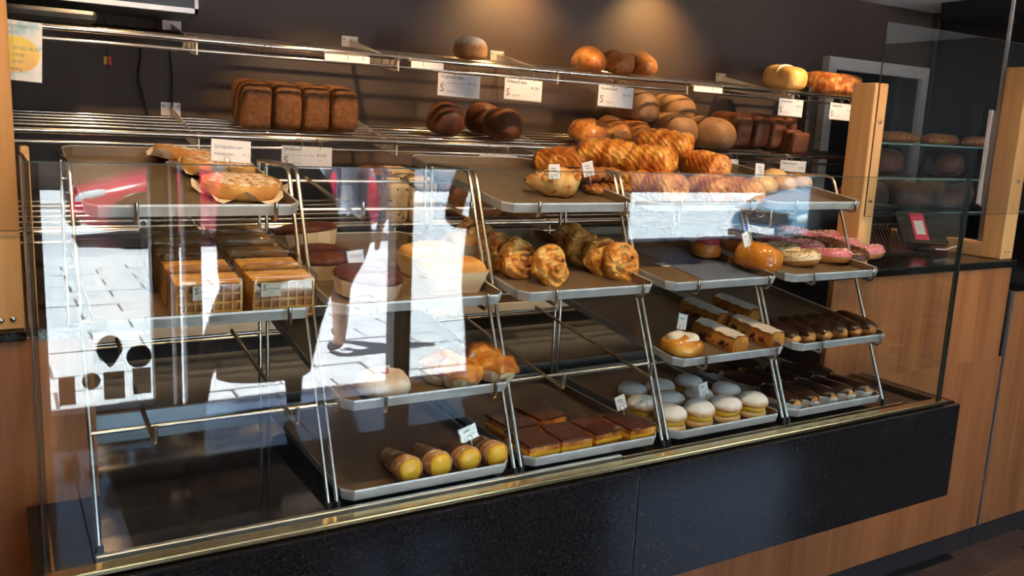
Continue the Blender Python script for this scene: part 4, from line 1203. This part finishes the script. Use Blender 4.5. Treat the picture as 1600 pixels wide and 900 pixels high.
# small price cards stuck into the pastry
clip = MB().tube([(.006 * math.cos(t), -.0015, .006 * math.sin(t)) for t in [2 * PI * k / 14 + .3 for k in range(15)]] , .0009, 5).tube([(0, -.0015, -.006), (0, 0, -.035)], .0009, 5).mesh('clip', True)
def pcard(px, py, y, w, h, rx, ry, rz, label, lines=2, logo=True, hand=None, clipx=0):
    t = thing('price_card', label, 'card', at(px, py, y), (rx, ry, rz), 'small price cards')
    link('card', m_rbox(-w / 2, w / 2, -.0008, .0008, -h / 2, h / 2, .0004, 1), M['card'], t)
    link('plastic_sleeve', m_box(-w / 2 - .002, w / 2 + .002, -.0014, .0014, -h / 2 - .002, h / 2 + .002), M['plexi'], t)
    link('wire_clip', clip, M['steel'], t, (clipx, 0, -h / 2 + .004))
    if hand:
        for k, s in enumerate(hand):
            lettering(s, h * (.21 if len(s) > 8 else .30), M['pencil'], t, -w * .44, h * (.12 - .34 * k), -.0019, .25)
    else:
        for k in range(lines):
            link('print_line', m_box(-w * (.30 - .08 * k), w * (.12 + .06 * k), -.0021, -.0016, h * (.20 - .17 * k), h * (.20 - .17 * k) + .0016), M['ink'], t)
        link('price_print', m_box(w * .12, w * .36, -.0021, -.0016, -h * .16, -h * .16 + .0018), M['ink2'], t)
        if logo: lettering('S', h * .28, M['inkred'], t, -w * .36, -h * .42, -.0019)
    return t
pcard(361, 236, .42, .083, .046, -.05, .05, 0, 'handwritten card reading Springcake met standing in the tarts', hand=('Springcake met', 'frambozen       € 7.'), clipx=-.008)
pcard(556, 405, .30, .036, .038, -.2, -.1, 0, 'handwritten card reading Cho on the chocolate cakes', hand=('Choco',))
pcard(866, 268, .30, .034, .036, -.1, -.03, 0, 'price card standing over the flaked croissant')
pcard(919, 264, .30, .034, .037, -.1, -.22, 0, 'tilted price card standing over the pecan braids')
pcard(1187, 266, .33, .036, .040, -.1, .06, 0, 'price card standing among the pale soft buns', 3)
pcard(1166, 374, .17, .024, .040, -.1, -.35, 0, 'leaning price card stuck in the glazed bun', 1, False)
pcard(1066, 503, .16, .032, .040, -.1, .2, 0, 'price card behind the round iced bun', 1)
pcard(732, 677, .10, .040, .030, -.1, -.30, 0, 'price card stuck over the custard horns', 1)
pcard(970, 629, .15, .032, .036, -.2, -.25, 0, 'price card standing in the chocolate slices', 2)
pcard(1099, 608, .14, .032, .036, -.1, -.2, 0, 'price card standing in the powdered cream buns', 1, False)
pcard(746, 566, .14, .016, .048, -.1, -.7, 0, 'narrow price card leaning in the golden tarts', 1, False)
pcard(597, 579, .16, .036, .022, 0, 0, 0, 'blank white card over the sugared bun', 0, False)
pcard(1030, 603, .6, .02, .02, 0, 0, 0, 'x') if False else None

# ================================================================== SCREEN, CABLES
tv = thing('wall_screen', 'flat screen with silver bezel above the bread shelves', 'screen', (0, 1.62, 1.952), (0, 0, 0))
rx_ = at(311, 20, 1.60).x
link('body', m_rbox(-.6, rx_, .0, .30, .0, .46, .004, 1), M['frame'], tv)
link('bezel', MB().box(-.6, rx_, -.012, 0, 0, .016).box(rx_ - .012, rx_, -.012, 0, 0, .46).mesh('bezel'), M['alup'], tv)
link('display', m_box(-.6, rx_ - .012, -.006, -.001, .016, .46), plain('black_screen', (.006, .006, .008), .05), tv)
single('screen_mount', m_rbox(at(251, 40, 1.96).x, at(281, 40, 1.96).x, 1.93, 1.998, 1.90, 2.02, .002, 1), M['plate'], 'pale wall plate under the screen', 'bracket')
cab = [(219, 72), (219, 92), (215, 112), (216, 128), (222, 148), (229, 172), (232, 190)]
single('cable', m_tube([at(x, y, 1.975) for x, y in cab], .0035, 6), M['black'], 'left black cable hanging down the wall, bent', 'cable')
cab = [(265, 74), (267, 98), (269, 120), (268, 145), (269, 168), (269, 186)]
single('cable', m_tube([at(x, y, 1.965) for x, y in cab], .0035, 6), M['black'], 'right black cable hanging straight down the wall', 'cable')
pg = thing('loose_plug', 'loose red and yellow plug hanging under the top shelf', 'plug', at(167, 88, 1.9))
link('cord', m_tube([(-.004, 0, .125), (.002, 0, .05), (0, 0, 0)], .0025, 6), M['black'], pg)
link('yellow_plug', m_tube([(-.006, 0, 0), (-.007, 0, -.028)], .006, 8), plain('yellow_plastic', (.65, .42, .05), .4), pg)
link('red_plug', m_tube([(.007, 0, 0), (.008, 0, -.028)], .006, 8), plain('red_plastic', (.7, .08, .04), .4), pg)
for dx in (-.007, .008): link('pin', m_tube([(dx, 0, -.028), (dx, 0, -.04)], .0015, 6), M['steel'], pg)
tf = single('flat_tin', m_rbox(-.3, at(150, 42, 1.6).x, 1.55, 1.85, SH['top'] + .02, SH['top'] + .05, .012, 2), M['black'], 'dark flat tin lying on the top shelf under the screen', 'tin', (0, 0, .012))

# ================================================================== ON THE RIGHT WORKTOP
ps = thing('payment_screen', 'dark tilted payment screen behind the sneeze guard', 'screen', (at(1450, 392, .62).x, .62, 1.217), (0, 0, -.45))
link('foot', m_rbox(-.07, .07, -.05, .07, 0, .012, .004, 2), M['black'], ps)
link('neck', m_rbox(-.02, .02, .02, .04, .01, .08, .003, 1), M['black'], ps)
scr = link('panel', m_rbox(-.14, .14, -.009, .009, -.075, .075, .005, 2), plain('dark_screen', (.03, .027, .023), .25), ps, (0, .0, .085), (-.65, 0, 0))
stk = link('sticker', m_box(-.03, .03, -.0102, -.0095, -.06, .065), plain('red_sticker', (.72, .05, .10), .5), scr, (-.055, 0, 0))
link('sticker_label', m_box(-.02, .02, -.0108, -.0103, -.035, .03), M['card'], stk)
single('white_cable', m_tube([at(x, y, .5) for x, y in ((1462, 389), (1478, 390), (1490, 386), (1502, 383), (1513, 385))], .003, 6), M['white'], 'short white cable lying beside the payment screen', 'cable', (0, 0, .0))
wb_ = thing('wire_basket', 'dark wire basket left of the payment screen', 'basket', (at(1390, 392, .6).x, .6, 1.217))
for k in range(12):
    link('wire', m_tube([(-.11 + .018 * k, -.05, 0), (-.16 + .018 * k, -.02, .115)], .0012, 5), M['kick'], wb_)
link('rim', m_tube([(-.16, -.02, .115), (.045, -.02, .115)], .002, 6), M['kick'], wb_)
link('base', m_box(-.12, .1, -.05, .12, 0, .006), M['black'], wb_)
link('back_panel', m_box(-.15, .05, .12, .125, 0, .115), M['black'], wb_)
cash = thing('till_box', 'black till box at the back of the right worktop', 'till', (2.95, .80, 1.217))
link('body', m_rbox(-.42, .32, 0, .22, 0, .15, .008, 2), M['black'], cash)
link('lid', m_rbox(-.43, .33, -.01, .23, .15, .165, .004, 1), M['frame'], cash)
# glass shelf rack with loose bread behind the guard
gr_ = thing('glass_rack', 'dim glass shelf rack with bread behind the sneeze guard', 'rack', (0, 0, 0))
GS = [1.30, 1.47, 1.635]
for x in (3.55, 5.05):
    link('upright', m_box(x - .012, x + .012, 1.55, 1.60, .7, 1.9), M['frame'], gr_)
shelf_edge = plain('green_glass_edge', (.25, .42, .36), .2)
for z in GS:
    link('glass_shelf', m_box(3.5, 5.1, 1.15, 1.60, z, z + .008), M['glass'], gr_)
    link('shelf_edge', m_box(3.5, 5.1, 1.145, 1.15, z, z + .008), shelf_edge, gr_)
bag_ = [m_blob(.30, .16, .13, .7, .8, 26, 14, .02, 14, s, .6) for s in (81, 82)]
for k, (x, z) in enumerate(((3.8, GS[0]), (4.2, GS[0]), (4.6, GS[0]), (3.95, GS[1]), (4.45, GS[1]))):
    place([('loaf', bag_[k % 2], B['dark'])], 'dark_loaf', ['first', 'second', 'third'][k % 3] + (' dim loaf on the lowest glass shelf' if k < 3 else ' dim loaf on the middle glass shelf') if k != 4 else 'second dim loaf on the middle glass shelf', 'bread', (x, 1.36, z + .009), (0, 0, .2 * k), 'loaves on the glass rack')
for k, x in enumerate((4.0, 4.35, 4.72)):
    place([('loaf', m_blob(.34, .1, .06, .8, .7, 24, 12, .004, 20, 90 + k, .5), B['nut'])], 'baguette', f'{["left", "middle", "right"][k]} short baguette on the upper glass shelf', 'bread', (x, 1.34, GS[2] + .009), (0, 0, .1), 'short baguettes')
single('hanging_paper', MB().loops([[(x, y, z) for x, y, z in ((0, s, 0), (.05, s, -.02), (.09, s, .0), (.095, s, .34), (.0, s, .36))] for s in (0, .012)]).mesh('paper'), M['card'], 'white paper hanging beside the far right post', 'paper', (3.30, .455, 1.42))

# ================================================================== LAMPS
can = MB().lathe([(.001, .09), (.045, .09), (.048, .0), (.043, .0), (.040, .02), (.001, .02)], 24).mesh('can', True, angle=.6)
lens_m = MB().lathe([(.0005, .0), (.039, .0), (.039, .003), (.0005, .003)], 24).mesh('lens')
lens_mat = emis('warm_lamp', (1.0, .72, .42), 6)
arm_m = MB().tube([(0, 0, .09), (0, 0, .14)], .008, 8).mesh('stem')
def lamp(x, y, z, target, watt, angle, label, blend=.6, col=(1.0, .66, .36), rad=.025):
    d = Vector(target) - Vector((x, y, z))
    rot = d.to_track_quat('-Z', 'Y').to_euler()
    t = thing('ceiling_spot', label, 'lamp', (x, y, z), rot, 'ceiling spotlights')
    link('housing', can, M['black'], t)
    link('lens', lens_m, lens_mat, t, (0, 0, .012))
    link('stem', arm_m, M['black'], t)
    L = bpy.data.lights.new('spot', 'SPOT')
    L.energy = watt; L.spot_size = math.radians(angle); L.spot_blend = blend; L.color = col; L.shadow_soft_size = rad
    o = bpy.data.objects.new('spot_light', L); COL.objects.link(o); o.parent = t; o.location = (0, 0, -.004)
    return t
ZLAMP = 2.35
for k, x in enumerate((.35, 1.15, 1.95, 2.75, 3.55)):
    lamp(x, 1.12, ZLAMP, (x + .02, 1.8, 1.50), 50, 62, f'{ordn[k]} ceiling spotlight in the row aimed at the bread shelves')
for k, (px, py) in enumerate(((1020, 18), (796, -12))):
    q = at(px, py, 1.99)
    lamp(q.x, 1.74, ZLAMP + .02, (q.x, 1.99, 1.98), 30, 110, f'{["right", "left"][k]} ceiling spotlight close to the back wall', 1.0, (1.0, .60, .22), .02)
for k, x in enumerate((.3, .95, 1.6, 2.25)):
    lamp(x, -.38, ZLAMP, (x, .30, 1.05), 30, 84, f'{ordn[k]} ceiling spotlight in the row over the glass display')
for k, (x, y) in enumerate(((2.9, -.3), (3.9, .9), (-.25, -.35))):
    lamp(x, y, ZLAMP, (x, .4, 1.0), 20, 90, ['ceiling spotlight over the right worktop', 'ceiling spotlight near the doorway', 'ceiling spotlight over the left counter'][k])  # the last spot is added to brighten the left post
# ================================================================== CARS IN THE STREET (seen mirrored in the glass)
def car(name, label, loc, rz, paint, length=4.2):
    t = thing(name, label, 'car', loc, (0, 0, rz))
    # x forward is -x: the nose is at x=0, tail at x=length; y is across
    prof_lo = [(0.02, .33), (.0, .55), (.10, .70), (.95, .93), (1.35, .98), (3.6, 1.02), (4.05, .95), (4.2, .75), (4.18, .35)]
    L = length / 4.2
    def halfw(x): return .86 * (1 - .32 * max(0, (.75 - x) / .75) ** 2 - .2 * max(0, (x - 3.6) / .6) ** 2)
    xs = [0, .05, .15, .35, .6, .95, 1.35, 2, 2.8, 3.4, 3.8, 4.1, 4.2]
    def top(x):
        for (a, b), (c, d) in zip(prof_lo[1:-1], prof_lo[2:]):
            if a <= x <= c: return b + (d - b) * (x - a) / (c - a)
        return .55
    rings = []
    for x in xs:
        w = halfw(x); h = top(x)
        lo = .22 if .3 < x < 3.9 else .30
        rings.append([(x * L, -w * .92, lo), (x * L, -w, .45), (x * L, -w, h * .82), (x * L, -w * .88, h * .97), (x * L, -w * .45, h + .015), (x * L, 0, h + .03), (x * L, w * .45, h + .015), (x * L, w * .88, h * .97), (x * L, w, h * .82), (x * L, w, .45), (x * L, w * .92, lo)])
    body = MB().loops(rings).mesh('body', True, angle=.9)
    link('body', body, paint, t)
    cab = []
    for x, w, z in ((1.25, .70, .97), (1.95, .58, 1.43), (2.4, .56, 1.48), (3.2, .55, 1.44), (3.95, .62, 1.0)):
        wb2 = .74 if 1.3 < x < 3.9 else .66
        cab.append([(x * L, -wb2, .95), (x * L, -w, z), (x * L, 0, z + .03), (x * L, w, z), (x * L, wb2, .95)])
    cg = link('cabin', MB().loops(cab).mesh('cabin', True, angle=.5), M['carglass'], t)
    roof = [[(x * L, -.5, z), (x * L, 0, z + .035), (x * L, .5, z), (x * L, .5, z - .02), (x * L, -.5, z - .02)] for x, z in ((2.0, 1.45), (2.4, 1.495), (3.2, 1.46))]
    link('roof', MB().loops(roof).mesh('roof', True, angle=.5), paint, t)
    for y in (-.60, .60):
        link('pillar', MB().tube([(1.28 * L, y * 1.15, .98), (1.98 * L, y * .96, 1.43)], .03, 6).mesh('pillar'), paint, cg)
    tyre = MB().lathe([(.19, -.09), (.30, -.09), (.32, -.06), (.32, .06), (.30, .09), (.19, .09)], 32).mesh('tyre', True, angle=.6)
    hub = MB()
    hub.lathe([(.02, .088), (.06, .092), (.06, .06), (.2, .06), (.2, .085), (.215, .085), (.215, -.05), (.02, -.05)], 32)
    for k in range(5):
        hub.box(-.028, .028, .03, .2, .062, .088, 0, Matrix.Rotation(2 * PI * k / 5, 4, 'Z'))
    hubm = hub.mesh('hub')
    for x in (.78, 3.4):
        for s in (-1, 1):
            wv = link('wheel', tyre, M['tyre'], t, (x * L, s * .80, .32), (-s * PI / 2, 0, 0))
            link('rim', hubm, M['alup'], wv)
            link('wheel_arch', MB().tube([(x * L + .37 * math.cos(a), s * .845, .32 + .37 * math.sin(a)) for a in [PI * k / 12 for k in range(13)]], .03, 6).mesh('arch', True), M['black'], t)
    for s in (-1, 1):
        link('headlight', m_blob(.42, .18, .12, .7, .6, 20, 10), M['lampglass'], t, (.25 * L, s * .62, .60), (0, -.25, s * .5))
        link('mirror', m_blob(.14, .2, .12, .7, .7, 14, 8), paint, t, (1.55 * L, s * .92, .96))
        link('door_seam', m_box(1.6 * L, 1.612 * L, s * .862 - .004, s * .862 + .004, .35, .93), M['black'], t)
    gr = link('grille', m_rbox(-.03, .03, -.42, .42, .50, .66, .01, 1), M['black'], t)
    for k in range(4): link('grille_bar', m_box(-.04, -.028, -.40, .40, .52 + .035 * k, .528 + .035 * k), M['chrome'], gr)
    link('chrome_bar', m_rbox(-.05, .02, -.5, .5, .665, .69, .008, 1), M['chrome'], t)
    em = link('emblem', MB().tube([(-.06, .065 * math.cos(a), .655 + .065 * math.sin(a)) for a in [2 * PI * k / 24 for k in range(25)]], .011, 6).mesh('ring', True), M['chrome'], t)
    link('emblem_bolt', MB().loops([[(-.065 + s, y, .655 + z) for y, z in ((-.085, .008), (.012, .018), (.0, .004), (.085, -.008), (-.012, -.018), (.0, -.004))] for s in (0, .01)]).mesh('bolt'), M['chrome'], em)
    np2 = link('number_plate', m_box(-.045, -.032, -.26, .26, .36, .46), M['white'], t)
    link('plate_band', m_box(-.047, -.045, -.26, -.22, .36, .46), plain('plate_blue', (.03, .12, .5), .4), np2)
    link('bumper', m_rbox(-.035, .10, -.62, .62, .27, .36, .02, 2), M['black'], t)
    link('wipers', MB().tube([(1.3 * L, -.4, 1.02), (1.45 * L, .1, 1.11)], .008, 5).tube([(1.3 * L, .15, 1.02), (1.45 * L, .55, 1.08)], .008, 5).mesh('wipers'), M['black'], t)
    return t
M['carglass'] = plain('car_glass', (.10, .16, .20), .04, spec=.8)
M['tyre'] = plain('tyre_rubber', (.02, .02, .02), .8)
M['lampglass'] = plain('lamp_glass', (.55, .6, .62), .06, coat=.6)
M['redpaint'] = plain('red_car_paint', (.50, .012, .05), .22, coat=.9)
M['bluepaint'] = plain('blue_grey_car_paint', (.20, .36, .46), .16, .4, coat=.9)
car('red_car', 'red hatchback driving past in the street', (.80, -11.0, -.07), 0, M['redpaint'])
car('blue_car', 'blue grey hatchback parked facing the shop window', (9.15, -6.95, 0), .0, M['bluepaint'])

# ================================================================== PEOPLE (seen mirrored in the glass)
def person(label, loc, rz, mats, pose):
    """one skinned body; mats: dict skin, top, legs, shoe, hair ; pose: dict of joints"""
    me = bpy.data.meshes.new('body'); 
    J = {
        'pelvis': (0, 0, .95, .135), 'waist': (0, 0, 1.08, .125), 'chest': (0, 0, 1.28, .15), 'neckb': (0, 0, 1.44, .075), 'neck': (0, -.005, 1.50, .055), 'head0': (0, -.012, 1.58, .085), 'head1': (0, -.01, 1.68, .098), 'head2': (0, .0, 1.75, .065),
        'nose': (0, -.115, 1.615, .012),
        'hipL': (-.09, 0, .90, .10), 'kneeL': (-.10, -.02, .50, .062), 'calfL': (-.10, .01, .36, .058), 'ankL': (-.10, .02, .09, .038), 'toeL': (-.11, -.13, .035, .034),
        'hipR': (.09, 0, .90, .10), 'kneeR': (.10, -.02, .50, .062), 'calfR': (.10, .01, .36, .058), 'ankR': (.10, .02, .09, .038), 'toeR': (.11, -.13, .035, .034),
        'shL': (-.18, 0, 1.40, .065), 'elL': (-.25, .02, 1.12, .045), 'wrL': (-.24, -.08, .89, .028), 'paL': (-.24, -.11, .82, .033),
        'shR': (.18, 0, 1.40, .065), 'elR': (.25, .02, 1.12, .045), 'wrR': (.24, -.08, .89, .028), 'paR': (.24, -.11, .82, .033)}
    for k, v in pose.items(): J[k] = v
    E_ = [('pelvis', 'waist'), ('waist', 'chest'), ('chest', 'neckb'), ('neckb', 'neck'), ('neck', 'head0'), ('head0', 'head1'), ('head1', 'head2'), ('head0', 'nose')]
    for s in 'LR':
        E_ += [('pelvis', 'hip' + s), ('hip' + s, 'knee' + s), ('knee' + s, 'calf' + s), ('calf' + s, 'ank' + s), ('ank' + s, 'toe' + s), ('neckb', 'sh' + s), ('sh' + s, 'el' + s), ('el' + s, 'wr' + s), ('wr' + s, 'pa' + s)]
        p = Vector(J['pa' + s][:3]); sg_ = -1 if s == 'L' else 1
        for f, (dx, dy, ln) in enumerate(((0, -.03, .07), (0, -.01, .08), (0, .01, .075), (0, .03, .06), (-sg_ * .025, -.045, .045))):
            a = p + Vector((dx, dy, -.02 if f < 4 else .0)); b = a + Vector((-sg_ * .008, -.006, -ln))
            J[f'f{s}{f}a'] = (*a, .011); J[f'f{s}{f}b'] = (*b, .008)
            E_ += [('pa' + s, f'f{s}{f}a'), (f'f{s}{f}a', f'f{s}{f}b')]
    names = list(J); ix = {n: i for i, n in enumerate(names)}
    me.from_pydata([J[n][:3] for n in names], [(ix[a], ix[b]) for a, b in E_], [])
    ob = bpy.data.objects.new('tmp', me); COL.objects.link(ob)
    md = ob.modifiers.new('skin', 'SKIN'); md.use_smooth_shade = True; md.branch_smoothing = .5
    for i, n in enumerate(names):
        r = J[n][3]
        yr = r * (.72 if n in ('pelvis', 'waist', 'chest') else 1)
        me.skin_vertices[0].data[i].radius = (r, yr)
        me.skin_vertices[0].data[i].use_root = (n == 'pelvis')
    sb = ob.modifiers.new('sub', 'SUBSURF'); sb.levels = 2; sb.render_levels = 2
    bpy.context.view_layer.update()
    dg = bpy.context.evaluated_depsgraph_get()
    m2 = bpy.data.meshes.new_from_object(ob.evaluated_get(dg))
    bpy.data.objects.remove(ob)
    m2.materials.clear()
    for k in ('skin', 'top', 'legs', 'shoe', 'hair'): m2.materials.append(mats[k])
    for pg_ in m2.polygons:
        c = pg_.center
        if c.z < .095: i = 3
        elif c.z < mats['hem']: i = 0
        elif c.z < 1.0 and abs(c.x) < .215: i = 2
        elif c.z < mats.get('cuff', .93): i = 0
        elif c.z < 1.47: i = 1
        elif c.z > 1.645 and c.y > -.085 or (c.y > .03 and c.z > 1.5): i = 4
        else: i = 0
        pg_.material_index = i
        pg_.use_smooth = True
    o = thing('person', label, 'person', loc, (0, 0, rz))
    b_ = link('body', m2, None, o)
    ey = m_blob(.022, .012, .012, .9, .9, 10, 6)
    for s in (-1, 1): link('eye', ey, M['ink'], o, (s * .034, -.102, 1.648))
    link('mouth', m_blob(.045, .012, .008, .9, .9, 10, 6), M['inkred'], o, (0, -.098, 1.565))
    for s in (-1, 1): link('ear', m_blob(.02, .04, .06, .8, .8, 10, 8), mats['skin'], o, (s * .098, .0, 1.60))
    return o
sk = plain('skin', (.55, .32, .23), .55)
dkc = plain('dark_cloth', (.016, .016, .02), .85); dkb = plain('navy_cloth', (.02, .025, .04), .85); brn = plain('brown_hair', (.05, .03, .02), .6)
blk = plain('black_leather', (.012, .012, .014), .35); jean = plain('dark_jeans', (.025, .03, .045), .85)
whs = plain('pale_blue_shirt', (.45, .52, .62), .8)
person('person in dark shorts and black loafers standing on the pavement', (2.11, -4.15, -.004), 0,
       dict(skin=sk, top=whs, legs=dkc, shoe=blk, hair=brn, hem=.40), {'hipL': (-.08, 0, .88, .12), 'kneeL': (-.09, .02, .50, .075), 'calfL': (-.085, .03, .36, .066), 'ankL': (-.09, .02, .10, .042), 'hipR': (.08, 0, .88, .12), 'kneeR': (.03, -.24, .50, .07), 'calfR': (.035, -.30, .37, .06), 'ankR': (.04, -.36, .12, .04), 'toeR': (.05, -.48, .05, .034)})
pa_ = person('person in a long dark coat standing in the doorway', (1.22, -2.9, 0), 0,
       dict(skin=sk, top=dkc, legs=dkb, shoe=blk, hair=brn, hem=.0, cuff=.86), {'hipL': (-.12, 0, .88, .12), 'kneeL': (-.30, 0, .5, .07), 'calfL': (-.36, 0, .34, .05), 'ankL': (-.40, .02, .09, .042), 'toeL': (-.44, -.11, .036, .036), 'hipR': (.10, 0, .88, .14), 'chest': (0, 0, 1.28, .19), 'waist': (0, 0, 1.08, .19), 'pelvis': (0, 0, .92, .20)})
person('person in dark jeans standing beside the door post', (2.50, -2.85, 0), 0.3,
       dict(skin=sk, top=dkb, legs=jean, shoe=blk, hair=brn, hem=.0, cuff=.9), {'pelvis': (0, 0, .95, .19), 'waist': (0, 0, 1.08, .19), 'chest': (0, 0, 1.28, .20), 'hipL': (-.11, 0, .88, .13), 'elL': (-.26, .02, 1.10, .055), 'wrL': (-.10, -.20, 1.05, .032), 'paL': (-.03, -.24, 1.04, .035)})

def coat_loop(z, x0, x1, d): return [((x0 + x1) / 2 + (x1 - x0) / 2 * math.cos(2 * PI * k / 20), d * math.sin(2 * PI * k / 20), z) for k in range(20)]
link('coat', MB().loops([coat_loop(.30, -.30, .19, .17), coat_loop(.55, -.28, .25, .18), coat_loop(.8, -.25, .33, .19), coat_loop(1.05, -.24, .36, .19), coat_loop(1.3, -.24, .30, .17), coat_loop(1.44, -.17, .19, .11), coat_loop(1.47, -.08, .08, .07)], False, False).mesh('coat', True), dkc, pa_)
